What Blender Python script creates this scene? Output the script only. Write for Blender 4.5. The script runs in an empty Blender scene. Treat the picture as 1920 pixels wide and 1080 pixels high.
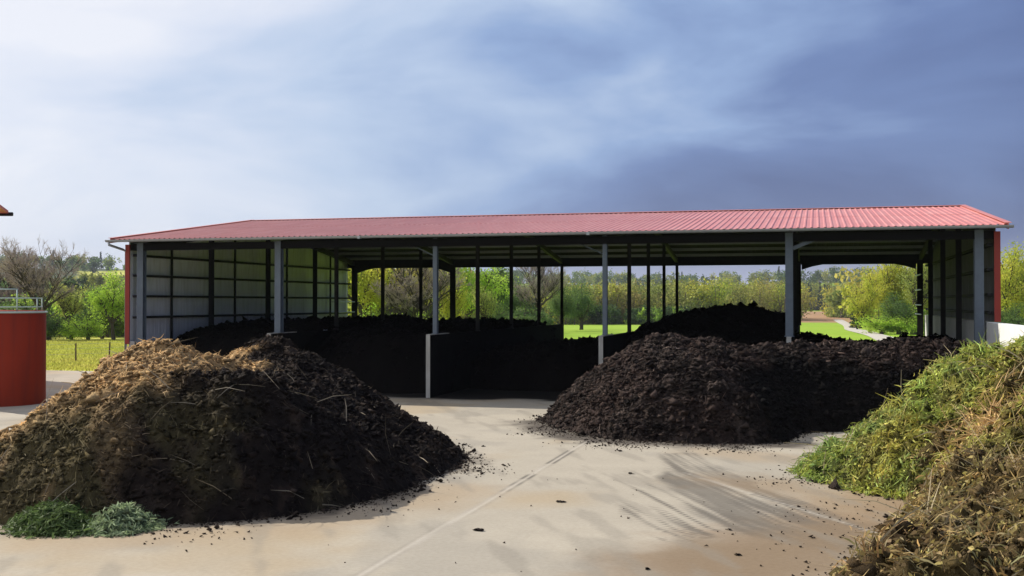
import bpy, math, random
import numpy as np
from mathutils import Vector, Matrix
R = math.radians
rng = np.random.default_rng(7)
random.seed(7)
scene = bpy.context.scene
COL = scene.collection

# ------------------------------------------------------------------ camera
YAW = R(15.109)
CH = 3.255
cam_d = bpy.data.cameras.new('camera')
cam = bpy.data.objects.new('camera', cam_d); COL.objects.link(cam)
cam.location = (0, 0, CH)
cam.rotation_euler = (R(90.748), 0, YAW)
cam_d.sensor_width = 36
cam_d.lens = 36 * 2109.6 / 1920
cam_d.clip_start = .1
cam_d.clip_end = 9000
scene.camera = cam

# ------------------------------------------------------------------ light
CR = Vector((math.cos(YAW), math.sin(YAW), 0))       # right hand of the viewer, on the ground
CF = Vector((-math.sin(YAW), math.cos(YAW), 0))      # straight ahead
SUN_EL = R(37)
h = CR * -.80 + CF * .60
sun_dir = Vector((h.x * math.cos(SUN_EL), h.y * math.cos(SUN_EL), math.sin(SUN_EL))).normalized()
sd = bpy.data.lights.new('sun', 'SUN'); sd.energy = 5.0; sd.angle = R(.5); sd.color = (1, .93, .82)
so = bpy.data.objects.new('sun', sd); COL.objects.link(so)
so.rotation_euler = sun_dir.to_track_quat('Z', 'Y').to_euler()

scene.view_settings.view_transform = 'Standard'
scene.view_settings.look = 'None'
scene.view_settings.gamma = 1
scene.view_settings.exposure = .28

def lin(r, g, b):
    f = lambda c: (c / 255 / 12.92) if c / 255 <= .04045 else ((c / 255 + .055) / 1.055) ** 2.4
    return (f(r), f(g), f(b), 1)

world = bpy.data.worlds.new("World"); scene.world = world; world.use_nodes = True
wn = world.node_tree.nodes; wl = world.node_tree.links
for n in list(wn): wn.remove(n)
def N(tree, typ, **kw):
    n = tree.nodes.new(typ)
    for k, v in kw.items():
        if k.startswith('i_'):
            n.inputs[int(k[2:]) if k[2:].isdigit() else k[2:]].default_value = v
        else: setattr(n, k, v)
    return n
wt = world.node_tree
out = N(wt, 'ShaderNodeOutputWorld')
sky = N(wt, 'ShaderNodeTexSky'); sky.sky_type = 'NISHITA'; sky.sun_disc = False
sky.sun_elevation = SUN_EL; sky.sun_rotation = math.atan2(sun_dir.x, sun_dir.y)
bg1 = N(wt, 'ShaderNodeBackground'); bg1.inputs[1].default_value = .1
wl.new(sky.outputs[0], bg1.inputs[0])
tc = N(wt, 'ShaderNodeTexCoord')
dotr = N(wt, 'ShaderNodeVectorMath', operation='DOT_PRODUCT'); dotr.inputs[1].default_value = CR
wl.new(tc.outputs['Generated'], dotr.inputs[0])
sep = N(wt, 'ShaderNodeSeparateXYZ'); wl.new(tc.outputs['Generated'], sep.inputs[0])
mp = N(wt, 'ShaderNodeMapping'); mp.inputs['Rotation'].default_value = (0, 0, -YAW); mp.inputs['Scale'].default_value = (1, 1, 2.6)
mp.inputs['Location'].default_value = (3.3, 1.2, .35)
wl.new(tc.outputs['Generated'], mp.inputs[0])
n1 = N(wt, 'ShaderNodeTexNoise'); n1.inputs['Scale'].default_value = 3.4; n1.inputs['Detail'].default_value = 6; n1.inputs['Roughness'].default_value = .5
n1.inputs['Distortion'].default_value = .35
n2 = N(wt, 'ShaderNodeTexNoise'); n2.inputs['Scale'].default_value = 1.6; n2.inputs['Detail'].default_value = 3
wl.new(mp.outputs[0], n1.inputs[0]); wl.new(mp.outputs[0], n2.inputs[0])
def M(tree, op, a, b, c=None):
    n = tree.nodes.new('ShaderNodeMath'); n.operation = op
    for i, v in enumerate((a, b, c)):
        if v is None: continue
        if isinstance(v, (int, float)): n.inputs[i].default_value = v
        else: tree.links.new(v, n.inputs[i])
    return n.outputs[0]
t = M(wt, 'MULTIPLY_ADD', M(wt, 'SUBTRACT', n1.outputs[0], .5), .95, dotr.outputs['Value'])
t = M(wt, 'MULTIPLY_ADD', M(wt, 'SUBTRACT', n2.outputs[0], .5), .35, t)
t = M(wt, 'MULTIPLY_ADD', M(wt, 'SUBTRACT', sep.outputs[2], .13), -.75, t)
t = M(wt, 'ADD', t, .50)
ramp = N(wt, 'ShaderNodeValToRGB')
els = ramp.color_ramp.elements
stops = [(.06, (230, 232, 240)), (.24, (208, 216, 233)), (.38, (180, 197, 223)), (.52, (139, 163, 204)), (.68, (101, 123, 172)), (.90, (74, 92, 142))]
els[0].position, els[0].color = stops[0][0], lin(*stops[0][1])
els[1].position, els[1].color = stops[-1][0], lin(*stops[-1][1])
for p, c in stops[1:-1]:
    e = els.new(p); e.color = lin(*c)
wl.new(t, ramp.inputs[0])
# paler air low over the land
hz = N(wt, 'ShaderNodeMapRange'); hz.inputs[1].default_value = 0; hz.inputs[2].default_value = .06; hz.inputs[3].default_value = .55; hz.inputs[4].default_value = 0
hz.interpolation_type = 'SMOOTHSTEP'
wl.new(sep.outputs[2], hz.inputs[0])
mxh = N(wt, 'ShaderNodeMix', data_type='RGBA'); mxh.inputs[7].default_value = lin(205, 208, 226)
wl.new(hz.outputs[0], mxh.inputs[0]); wl.new(ramp.outputs[0], mxh.inputs[6])
bg2 = N(wt, 'ShaderNodeBackground'); bg2.inputs[1].default_value = .92
wl.new(mxh.outputs[2], bg2.inputs[0])
mxs = N(wt, 'ShaderNodeMixShader'); mxs.inputs[0].default_value = .9
wl.new(bg1.outputs[0], mxs.inputs[1]); wl.new(bg2.outputs[0], mxs.inputs[2]); wl.new(mxs.outputs[0], out.inputs[0])

# ------------------------------------------------------------------ helpers
def cp(x, z):
    """point given as metres to the right of / ahead of the yard's view point -> world X, Y"""
    return (x * math.cos(YAW) - z * math.sin(YAW), x * math.sin(YAW) + z * math.cos(YAW))
def cpa(x, z): return x * math.cos(YAW) - z * math.sin(YAW), x * math.sin(YAW) + z * math.cos(YAW)
def icp(X, Y): return X * math.cos(YAW) + Y * math.sin(YAW), -X * math.sin(YAW) + Y * math.cos(YAW)

def hash2(ix, iy, s):
    n = (ix.astype(np.int64) * 374761393 + iy.astype(np.int64) * 668265263 + s * 974711) & 0x7fffffff
    n = ((n ^ (n >> 13)) * 1274126177) & 0x7fffffff
    return ((n ^ (n >> 16)) & 0xffff) / 65535.0
def vnoise(x, y, s=0):
    ix, iy = np.floor(x), np.floor(y); fx, fy = x - ix, y - iy
    fx = fx * fx * (3 - 2 * fx); fy = fy * fy * (3 - 2 * fy)
    a, b = hash2(ix, iy, s), hash2(ix + 1, iy, s); c, d = hash2(ix, iy + 1, s), hash2(ix + 1, iy + 1, s)
    return (a * (1 - fx) + b * fx) * (1 - fy) + (c * (1 - fx) + d * fx) * fy
def fbm(x, y, o=4, s=0, g=.5):
    t, a, n = 0, 1, 0
    for k in range(o):
        t = t + a * vnoise(x * 2 ** k + 17.3 * k, y * 2 ** k - 9.1 * k, s + k); n += a; a *= g
    return t / n
def worley(x, y, s=0):
    ix, iy = np.floor(x), np.floor(y); best = np.full(x.shape, 9.)
    for dx in (-1, 0, 1):
        for dy in (-1, 0, 1):
            cx, cy = ix + dx, iy + dy
            px = cx + hash2(cx, cy, s + 5); py = cy + hash2(cx, cy, s + 11)
            best = np.minimum(best, (x - px) ** 2 + (y - py) ** 2)
    return np.sqrt(best)
def sstep(a, b, x):
    t = np.clip((x - a) / (b - a), 0, 1); return t * t * (3 - 2 * t)

def tag(o, label=None, cat=None, group=None, kind=None):
    if label: o['label'] = label
    if cat: o['category'] = cat
    if group: o['group'] = group
    if kind: o['kind'] = kind
    return o
def empty(name, loc, label, cat, group=None, rz=0):
    o = bpy.data.objects.new(name, None); COL.objects.link(o); o.location = loc; o.rotation_euler = (0, 0, rz)
    o.empty_display_size = .3
    return tag(o, label, cat, group)
def link(name, me, mats, parent=None, loc=None):
    o = bpy.data.objects.new(name, me); COL.objects.link(o)
    for m in (mats if isinstance(mats, (list, tuple)) else [mats]): me.materials.append(m)
    if parent:
        o.parent = parent
        if loc is None: o.location = (-parent.location[0], -parent.location[1], -parent.location[2])
        else: o.location = loc
    elif loc: o.location = loc
    return o
def mesh_np(name, V, F, col=None, smooth=False, mi=None):
    """V (n,3), F (m,k) all of one size or list of such arrays"""
    me = bpy.data.meshes.new(name)
    Fs = F if isinstance(F, list) else [F]
    Fs = [f for f in Fs if len(f)]
    loops = np.concatenate([f.ravel() for f in Fs]).astype(np.int32)
    sizes = np.concatenate([np.full(len(f), f.shape[1]) for f in Fs]).astype(np.int32)
    starts = np.concatenate([[0], np.cumsum(sizes)[:-1]]).astype(np.int32)
    me.vertices.add(len(V)); me.vertices.foreach_set('co', np.asarray(V, np.float32).ravel())
    me.loops.add(len(loops)); me.loops.foreach_set('vertex_index', loops)
    me.polygons.add(len(sizes)); me.polygons.foreach_set('loop_start', starts); me.polygons.foreach_set('loop_total', sizes)
    if mi is not None: me.polygons.foreach_set('material_index', np.asarray(mi, np.int32))
    if smooth: me.polygons.foreach_set('use_smooth', np.ones(len(sizes), bool))
    me.update(calc_edges=True)
    if col is not None:
        a = me.color_attributes.new('col', 'FLOAT_COLOR', 'POINT')
        c = np.ones((len(V), 4), np.float32); c[:, :3] = col; a.data.foreach_set('color', c.ravel())
    return me

class MB:
    def __init__(s): s.v = []; s.f = []; s.m = []
    def box(s, x0, x1, y0, y1, z0, z1, m=0):
        b = len(s.v)
        s.v += [(x, y, z) for z in (z0, z1) for x, y in ((x0, y0), (x1, y0), (x1, y1), (x0, y1))]
        s.f += [(b, b+3, b+2, b+1), (b+4, b+5, b+6, b+7)] + [(b+i, b+(i+1) % 4, b+4+(i+1) % 4, b+4+i) for i in range(4)]
        s.m += [m] * 6; return s
    def bar(s, p, q, w, d, up=(0, 0, 1), m=0):
        p, q = Vector(p), Vector(q); a = (q - p).normalized(); u = Vector(up)
        sd = a.cross(u)
        if sd.length < 1e-4: sd = a.cross(Vector((1, 0, 0)))
        sd.normalize(); u = sd.cross(a).normalized(); b = len(s.v)
        for c in (p, q):
            for i, j in ((-1, -1), (1, -1), (1, 1), (-1, 1)): s.v.append(tuple(c + sd * (i * w / 2) + u * (j * d / 2)))
        s.f += [(b, b+1, b+2, b+3), (b+7, b+6, b+5, b+4)] + [(b+i, b+4+i, b+4+(i+1) % 4, b+(i+1) % 4) for i in range(4)]
        s.m += [m] * 6; return s
    def tube(s, pts, rad, n=8, m=0, cap=True):
        pts = [Vector(p) for p in pts]; b = len(s.v)
        if not isinstance(rad, (list, tuple)): rad = [rad] * len(pts)
        ref = None
        for i, p in enumerate(pts):
            a = (pts[min(i+1, len(pts)-1)] - pts[max(i-1, 0)]).normalized()
            if ref is None or abs(ref.dot(a)) > .95: ref = Vector((0, 0, 1)) if abs(a.z) < .9 else Vector((1, 0, 0))
            u = a.cross(ref).normalized(); v = a.cross(u); ref = u.cross(a)
            for k in range(n):
                t = 2 * math.pi * k / n; s.v.append(tuple(p + u * (math.cos(t) * rad[i]) + v * (math.sin(t) * rad[i])))
        for i in range(len(pts) - 1):
            for k in range(n):
                s.f.append((b+i*n+k, b+i*n+(k+1) % n, b+(i+1)*n+(k+1) % n, b+(i+1)*n+k)); s.m.append(m)
        if cap:
            s.f.append(tuple(b+k for k in range(n))[::-1]); s.f.append(tuple(b+(len(pts)-1)*n+k for k in range(n))); s.m += [m, m]
        return s
    def hcol(s, x, y, z0, z1, w, d, tf=.014, tw=.009, m=0):
        """I-section post, flanges facing -Y/+Y"""
        s.box(x-w/2, x+w/2, y-d/2, y-d/2+tf, z0, z1, m); s.box(x-w/2, x+w/2, y+d/2-tf, y+d/2, z0, z1, m)
        s.box(x-tw/2, x+tw/2, y-d/2+tf, y+d/2-tf, z0, z1, m); return s
    def build(s, name, mats, parent=None, smooth=False, bevel=0):
        me = bpy.data.meshes.new(name); me.from_pydata(s.v, [], s.f); me.polygons.foreach_set('material_index', s.m)
        if smooth: me.polygons.foreach_set('use_smooth', [True] * len(s.f))
        me.update(); o = link(name, me, mats, parent)
        if bevel:
            b = o.modifiers.new('bevel', 'BEVEL'); b.width = bevel; b.segments = 1; b.limit_method = 'ANGLE'
        return o

# ------------------------------------------------------------------ materials
def mat(name, base, rough=.8, spec=.3, metallic=0, noise=None, bump=None, attr=False, transl=0, streak=None):
    """noise: (scale, other colour, contrast)   bump: (scale, strength, distance)"""
    m = bpy.data.materials.new(name); m.use_nodes = True; t = m.node_tree
    p = t.nodes['Principled BSDF']; p.inputs['Roughness'].default_value = rough
    p.inputs['Specular IOR Level'].default_value = spec; p.inputs['Metallic'].default_value = metallic
    tcn = t.nodes.new('ShaderNodeTexCoord'); src = None
    if attr:
        a = t.nodes.new('ShaderNodeAttribute'); a.attribute_name = 'col'; src = a.outputs['Color']
    else:
        r = t.nodes.new('ShaderNodeRGB'); r.outputs[0].default_value = (*base, 1); src = r.outputs[0]
    if noise:
        nz = t.nodes.new('ShaderNodeTexNoise'); nz.inputs['Scale'].default_value = noise[0]; nz.inputs['Detail'].default_value = 6
        nz.inputs['Roughness'].default_value = .62
        t.links.new(tcn.outputs['Object'], nz.inputs[0])
        mr = t.nodes.new('ShaderNodeMapRange'); c = noise[2]
        mr.inputs[1].default_value = .5 - c; mr.inputs[2].default_value = .5 + c
        t.links.new(nz.outputs[0], mr.inputs[0])
        mx = t.nodes.new('ShaderNodeMix'); mx.data_type = 'RGBA'
        if attr: mx.blend_type = 'MULTIPLY'
        t.links.new(mr.outputs[0], mx.inputs[0]); t.links.new(src, mx.inputs[6]); mx.inputs[7].default_value = (*noise[1], 1); src = mx.outputs[2]
    if streak:
        mpn = t.nodes.new('ShaderNodeMapping'); mpn.inputs['Scale'].default_value = streak[1]
        t.links.new(tcn.outputs['Object'], mpn.inputs[0])
        nz = t.nodes.new('ShaderNodeTexNoise'); nz.inputs['Scale'].default_value = streak[0]; nz.inputs['Detail'].default_value = 5
        t.links.new(mpn.outputs[0], nz.inputs[0])
        mr = t.nodes.new('ShaderNodeMapRange'); mr.inputs[1].default_value = .45; mr.inputs[2].default_value = .72; mr.inputs[4].default_value = streak[3]
        t.links.new(nz.outputs[0], mr.inputs[0])
        mx = t.nodes.new('ShaderNodeMix'); mx.data_type = 'RGBA'
        t.links.new(mr.outputs[0], mx.inputs[0]); t.links.new(src, mx.inputs[6]); mx.inputs[7].default_value = (*streak[2], 1); src = mx.outputs[2]
    t.links.new(src, p.inputs['Base Color'])
    if bump:
        nz = t.nodes.new('ShaderNodeTexNoise'); nz.inputs['Scale'].default_value = bump[0]; nz.inputs['Detail'].default_value = 8; nz.inputs['Roughness'].default_value = .65
        t.links.new(tcn.outputs['Object'], nz.inputs[0])
        b = t.nodes.new('ShaderNodeBump'); b.inputs['Strength'].default_value = bump[1]; b.inputs['Distance'].default_value = bump[2]
        t.links.new(nz.outputs[0], b.inputs['Height']); t.links.new(b.outputs[0], p.inputs['Normal'])
    if transl:
        tr = t.nodes.new('ShaderNodeBsdfTranslucent'); t.links.new(src, tr.inputs[0])
        ms = t.nodes.new('ShaderNodeMixShader'); ms.inputs[0].default_value = transl
        t.links.new(p.outputs[0], ms.inputs[1]); t.links.new(tr.outputs[0], ms.inputs[2])
        t.links.new(ms.outputs[0], t.nodes['Material Output'].inputs[0])
    return m

MT = {}
MT['roof'] = mat('red_roof_sheet', (.60, .18, .14), .36, .6, noise=(.9, (.50, .15, .115), .3), streak=(2, (1.5, .25, .25), (.64, .27, .22), .65))
MT['red'] = mat('red_cladding', (.34, .035, .022), .5, .4, noise=(2, (.26, .03, .02), .3))
MT['inner'] = mat('pale_sheet_inside', (.86, .88, .92), .6, .3, noise=(1.5, (.78, .80, .86), .3), streak=(3, (2, 2, .3), (.4, .39, .36), .35))
MT['inner_dark'] = mat('dark_sheet_inside', (.20, .20, .22), .7, .2, noise=(1.5, (.13, .13, .14), .3), streak=(3, (2, 2, .3), (.07, .065, .06), .6))  # darker version of the inner sheet, for the right end wall
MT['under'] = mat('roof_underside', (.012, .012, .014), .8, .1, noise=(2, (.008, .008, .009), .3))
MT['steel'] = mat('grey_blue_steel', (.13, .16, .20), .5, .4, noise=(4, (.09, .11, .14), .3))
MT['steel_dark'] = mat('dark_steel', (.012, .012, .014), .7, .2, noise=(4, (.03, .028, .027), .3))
MT['black'] = mat('black_steel', (.008, .008, .009), .8, .15)
MT['galv'] = mat('galvanised_steel', (.42, .44, .46), .45, .5, metallic=.35, noise=(9, (.34, .36, .38), .25))
MT['rail'] = mat('green_white_railing_paint', (.55, .66, .58), .5, .4, noise=(6, (.45, .55, .48), .3))
MT['conc'] = mat('pale_concrete', (.44, .43, .40), .85, .2, noise=(3, (.34, .33, .30), .25), bump=(30, .25, .01), streak=(3, (3, 3, .35), (.22, .20, .17), .6))
MT['conc_white'] = mat('whitewashed_concrete', (.72, .72, .70), .8, .2, noise=(3, (.6, .6, .58), .25), bump=(30, .2, .01))
MT['conc_dark'] = mat('stained_shaded_concrete', (.009, .0085, .008), 1, .05, noise=(1.8, (.004, .004, .0035), .25), bump=(25, .4, .02))  # compost stain, blackened further with the shade of the bays painted in
MT['compost'] = mat('compost', (.03, .02, .015), .95, .12, attr=True, noise=(9, (.45, .42, .42), .22), bump=(38, 1, .05))
MT['compost_dark'] = mat('rotted_black_compost', (.006, .005, .0045), 1, .05, attr=True, noise=(6, (.5, .5, .5), .25), bump=(25, 1, .05))
MT['straw'] = mat('straw', (.3, .2, .1), .8, .2, attr=True, transl=.2)
MT['green'] = mat('cut_greenery', (.1, .15, .04), .7, .3, attr=True, transl=.3)
MT['bark'] = mat('bark', (.09, .075, .06), .9, .1, noise=(6, (.05, .042, .035), .25))
MT['twig'] = mat('twigs', (.13, .105, .085), .9, .1, noise=(1, (.10, .08, .065), .25))
MT['leaf'] = mat('leaves', (.1, .15, .04), .7, .15, attr=True, transl=.5)
MT['post'] = mat('weathered_wood', (.16, .13, .10), .9, .1, noise=(12, (.10, .08, .06), .25))
MT['grass'] = mat('meadow_grass', (.1, .2, .03), .9, .1, attr=True, noise=(.7, (.72, .8, .6), .25), bump=(8, .6, .08))
MT['gravel'] = mat('pale_gravel', (.5, .47, .42), .95, .1, noise=(1.2, (.38, .36, .3), .25))

# ------------------------------------------------------------------ land
def ground_z(X, Y):
    xr, zr = icp(X, Y); r = np.hypot(xr, zr); px = 960 + 2110 * xr / np.maximum(zr, 1)
    z = -2.5 * sstep(62, 320, r)
    left = sstep(700, 200, px)
    z = z + (30 + 8 * left) * sstep(760, 1500, r) * (.75 + .5 * fbm(px / 260., r / 900., 3, 3)) + left * 9 * sstep(220, 520, r)
    return z - .03
ang = np.linspace(0, 2 * np.pi, 361)[:-1]
dense = np.linspace(-30, 30, 241); ang_deg = np.unique(np.concatenate([dense, np.arange(30, 330, 4)]))
rad = np.concatenate([[0.01, 10, 20, 30, 40, 50], np.arange(56, 130, 2.5), np.arange(130, 330, 6), np.arange(330, 900, 18), np.arange(900, 1700, 40), [1800, 2200, 3000, 4500]])
A, Rr = np.meshgrid(np.radians(ang_deg), rad)
xr, zr = np.sin(A) * Rr, np.cos(A) * Rr
GX, GY = cpa(xr, zr)
PXg = 960 + 2110 * xr / np.where(zr > 1, zr, 1)
GZ = ground_z(GX, GY)
n_a, n_r = len(ang_deg), len(rad)
idx = np.arange(n_a * n_r).reshape(n_r, n_a); nx = np.roll(idx, -1, axis=1)
F = np.stack([idx[:-1], nx[:-1], nx[1:], idx[1:]], -1).reshape(-1, 4)
g1, g2, g3 = np.array([.23, .38, .035]), np.array([.33, .43, .05]), np.array([.50, .48, .09])
fm = fbm(GX / 9., GY / 9., 4, 8)[..., None]
C = g1 * (1 - fm) + g2 * fm
lf = (sstep(420, 250, PXg) * (zr > 1))[..., None]
C = C * (1 - lf) + (g3 * (.45 + fm)) * lf
brown = ((PXg > 1440) & (PXg < 1612 + 10 * np.sin(Rr / 30)) & (Rr > 345) & (Rr < 770) & (zr > 1))[..., None]
C = np.where(brown, np.array([.36, .21, .13]) * (.8 + .4 * fm), C)
far = (Rr > 930)[..., None]
C = np.where(far & (fbm(GX / 130., GY / 130., 2, 4)[..., None] > .45), np.array([.05, .075, .03]), C)
me = mesh_np('meadow', np.stack([GX, GY, GZ], -1).reshape(-1, 3), F[:, ::-1], C.reshape(-1, 3), True)
ground = tag(link('meadow', me, MT['grass']), kind='structure')

# meadow tufts on the near field at the left and behind the barn
def blades(P, D, L, W, col, bend=.3, sag=0):
    """thin bent strips: P root (n,3), D direction (n,3) unit, L, W (n,)"""
    n = len(P); L = np.broadcast_to(L, n)[:, None]; W = np.broadcast_to(W, n)[:, None]
    rv = rng.normal(size=(n, 3)); S = np.cross(D, rv); S /= np.linalg.norm(S, axis=1, keepdims=True) + 1e-9
    B = np.cross(S, D) * (rng.uniform(-bend, bend, (n, 1)))
    p1 = P + D * L * .5 + B * L * .25; p2 = P + D * L + B * L; p2[:, 2] -= sag * L[:, 0]
    V = np.stack([P - S * W / 2, P + S * W / 2, p1 + S * W / 2, p1 - S * W / 2, p2 + S * W * .15, p2 - S * W * .15], 1).reshape(-1, 3)
    i = np.arange(n)[:, None] * 6
    Fq = np.concatenate([i + np.array([0, 1, 2, 3]), i + np.array([3, 2, 4, 5])])
    return V, Fq, np.repeat(np.broadcast_to(col, (n, 3)), 6, 0)
def unit(v): return v / (np.linalg.norm(v, axis=-1, keepdims=True) + 1e-9)

# ---- yard slab, drawn with its stains as surface colour
def seg_d(X, Y, pts):
    best = np.full(X.shape, 1e9)
    for (ax, ay), (bx, by) in zip(pts[:-1], pts[1:]):
        dx, dy = bx - ax, by - ay; L = dx * dx + dy * dy
        t = np.clip(((X - ax) * dx + (Y - ay) * dy) / L, 0, 1)
        best = np.minimum(best, np.hypot(X - ax - t * dx, Y - ay - t * dy))
    return best
def inpoly(X, Y, P):
    c = np.zeros(X.shape, bool); n = len(P)
    for i in range(n):
        (x1, y1), (x2, y2) = P[i], P[(i + 1) % n]
        m = ((y1 > Y) != (y2 > Y)); xi = (x2 - x1) * (Y - y1) / ((y2 - y1) if y2 != y1 else 1e-9) + x1
        c ^= m & (X < xi)
    return c
def grid_sheet(x0, x1, y0, y1, s, zf=0.0):
    xs = np.linspace(x0, x1, max(2, int((x1 - x0) / s) + 1)); ys = np.linspace(y0, y1, max(2, int((y1 - y0) / s) + 1))
    X, Y = np.meshgrid(xs, ys); i = np.arange(X.size).reshape(X.shape)
    F = np.stack([i[:-1, :-1], i[:-1, 1:], i[1:, 1:], i[1:, :-1]], -1).reshape(-1, 4)
    return X, Y, F
BX, BY, BW, STEP, DEP = -24.823, 37.258, 6.0, 5.064, 20.256
def yard_col(X, Y):
    x, z = icp(X, Y)
    base = np.array([.368, .333, .270]); n = fbm(x / 2.2, z / 2.2, 5, 20)[..., None]; n2 = fbm(x / .5, z / .5, 3, 33)[..., None]
    C = base * (.86 + .22 * n + .12 * n2)
    def mixc(c, w): return C * (1 - w[..., None]) + np.array(c) * w[..., None]
    w = sstep(.50, .72, fbm(x / 3.1 + 4, z / 3.1, 4, 50)) * .6; C = mixc((.36, .28, .175), w)
    w = sstep(.52, .66, fbm(x / 1.6 - 4, z / 2.6, 5, 57)) * .35; C = mixc((.25, .235, .205), w)              # yellowish soil film
    # brown film along the foot of the left heap and in the right foreground
    d = seg_d(x, z, [(-6, 15.6), (-3, 16.4), (-1.2, 19.5)]); w = sstep(1.5, .2, d + .9 * (fbm(x / .8, z / .8, 3, 61) - .5)) * .6; C = mixc((.33, .245, .15), w)
    d = seg_d(x, z, [(2.2, 13.0), (3.4, 15.0), (5.2, 17.0), (7, 18.3)]); w = sstep(1.9, .1, d + 1.5 * (fbm(x / .9, z / .5, 4, 71) - .5)) * .75; C = mixc((.24, .165, .10), w)
    d = seg_d(x, z, [(4.5, 24.4), (6.5, 22.8), (7.5, 19.2)]); w = sstep(1.3, .1, d + .8 * (fbm(x / .7, z / .7, 3, 77) - .5)) * .55; C = mixc((.33, .25, .16), w)
    # dark dragged smears
    def G(*pp): return [((px - 960) * (2110 * CH / (py - 567.4)) / 2110, 2110 * CH / (py - 567.4)) for px, py in pp]
    al = x * .22 - z * .975; cr = x * .975 + z * .22
    st = fbm(cr / .13 + .6 * fbm(al / 1.5, cr, 2, 160), al / 3.2, 4, 150, .6); bl = fbm(x / .5, z / .9, 4, 155)
    ref = G((1275, 850), (1330, 882), (1420, 915), (1560, 972), (1740, 1020)); d = seg_d(x, z, ref)
    jx, jz = x + .5 * (fbm(x / .7, z / 1.1, 4, 181) - .5), z + 1.3 * (fbm(x / .7, z / 1.1, 4, 183) - .5)
    st = fbm(d / .075 + .5 * fbm(x, z / 2, 2, 188), al / 3.6, 4, 185, .62)
    for pp, s_, lo, hi in ((G((1238, 852), (1300, 852), (1430, 912), (1600, 975), (1745, 1022), (1640, 1040), (1470, 1012), (1370, 1000), (1290, 955), (1238, 915)), .85, .22, .56),
                           (G((1150, 925), (1215, 900), (1290, 950), (1350, 990), (1310, 1012), (1250, 1010), (1170, 968)), .85, .48, .62),
                           (G((1120, 880), (1215, 880), (1225, 915), (1130, 905)), .4, .5, .68)):
        E = sstep(-.12, .16, seg_d(jx, jz, pp + [pp[0]]) * np.where(inpoly(jx, jz, pp), 1, -1))
        w = E * sstep(lo, hi, st) * s_; C = mixc((.11, .098, .082), np.clip(w, 0, .9))
    d = seg_d(x, z, G((1400, 1050), (1560, 1040), (1700, 1010))); w = sstep(2.5, .6, d + 1.9 * (fbm(x / .9, z / .9, 5, 99) - .5)) * .88; C = mixc((.205, .150, .095), w)
    d = seg_d(x, z, G((1400, 905), (1600, 935), (1760, 970))); w = sstep(1.5, .1, d + 1.6 * (fbm(x / .6, z / .6, 5, 98) - .5)) * .6; C = mixc((.25, .18, .11), w)
    w = sstep(.56, .70, fbm(cr / .35, al / 1.8, 4, 170)) * .4; C = mixc((.22, .20, .165), w)
    # compost crumbs trodden in front of the right heap
    d = seg_d(x, z, [(.5, 30.6), (1.6, 27), (3.9, 25.8), (6.2, 25.8)]); w = sstep(1.1, .1, d + 1. * (fbm(x / .5, z / .5, 4, 101) - .5)); C = mixc((.05, .04, .033), w * .9)
    d = seg_d(x, z, [(-1.1, 23.2), (-2.3, 18.8), (-3.6, 17.2), (-7, 16.4)]); w = sstep(.8, .1, d + .9 * (fbm(x / .35, z / .35, 4, 107) - .5)); C = mixc((.07, .055, .042), w * .85)
    inside = sstep(BY - 1.3, BY - .5, Y + 1.6 * (fbm(X / 1.6, Y / .7, 4, 111) - .5)) * ((X > BX - .3) & (X < BX + 30.3)); C = mixc((.009, .008, .007), inside)  # barn floor: compost soil, with the shade under the roof painted in
    # the poured joint: pale mortar line with dark open stretches
    def joint(p, q, w0, s):
        nonlocal C
        d = seg_d(x + .05 * (fbm(z / .9, x * 0, 3, s) - .5), z, [p, q])
        C = mixc((.50, .46, .40), sstep(w0, w0 * .3, d) * .55 * (.3 + .9 * fbm(x / .3, z / .8, 3, s + 9)))
        dk = sstep(.55, .62, fbm(z / 1.1, x * 0, 2, s + 3)); C = mixc((.10, .09, .075), sstep(w0 * .35, w0 * .1, np.abs(d - w0 * .6)) * (.25 + .7 * dk))
    joint((-2.2, 12.0), (1.8, 26.6), .10, 120); joint((3.3, 21.6), (5.3, 15.5), .06, 130)
    return C, x, z
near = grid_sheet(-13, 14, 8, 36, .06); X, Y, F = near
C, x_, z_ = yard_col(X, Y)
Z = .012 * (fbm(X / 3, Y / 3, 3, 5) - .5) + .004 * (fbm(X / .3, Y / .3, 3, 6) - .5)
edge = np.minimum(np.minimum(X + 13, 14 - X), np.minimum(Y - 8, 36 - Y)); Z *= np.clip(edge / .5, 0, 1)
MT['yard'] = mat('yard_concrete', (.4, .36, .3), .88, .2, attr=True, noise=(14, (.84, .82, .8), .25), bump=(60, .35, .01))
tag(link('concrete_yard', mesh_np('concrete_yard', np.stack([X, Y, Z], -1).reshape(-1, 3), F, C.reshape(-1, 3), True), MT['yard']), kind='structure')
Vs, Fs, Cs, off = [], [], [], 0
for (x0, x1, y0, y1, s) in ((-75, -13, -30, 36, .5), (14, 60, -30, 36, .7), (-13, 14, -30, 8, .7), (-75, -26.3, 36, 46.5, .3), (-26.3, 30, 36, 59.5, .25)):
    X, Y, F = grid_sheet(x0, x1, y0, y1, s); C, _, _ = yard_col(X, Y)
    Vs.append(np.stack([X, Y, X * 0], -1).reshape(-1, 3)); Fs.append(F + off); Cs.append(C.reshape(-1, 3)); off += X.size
tag(link('concrete_apron', mesh_np('concrete_apron', np.concatenate(Vs), np.concatenate(Fs), np.concatenate(Cs)), MT['yard']), kind='structure')

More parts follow.
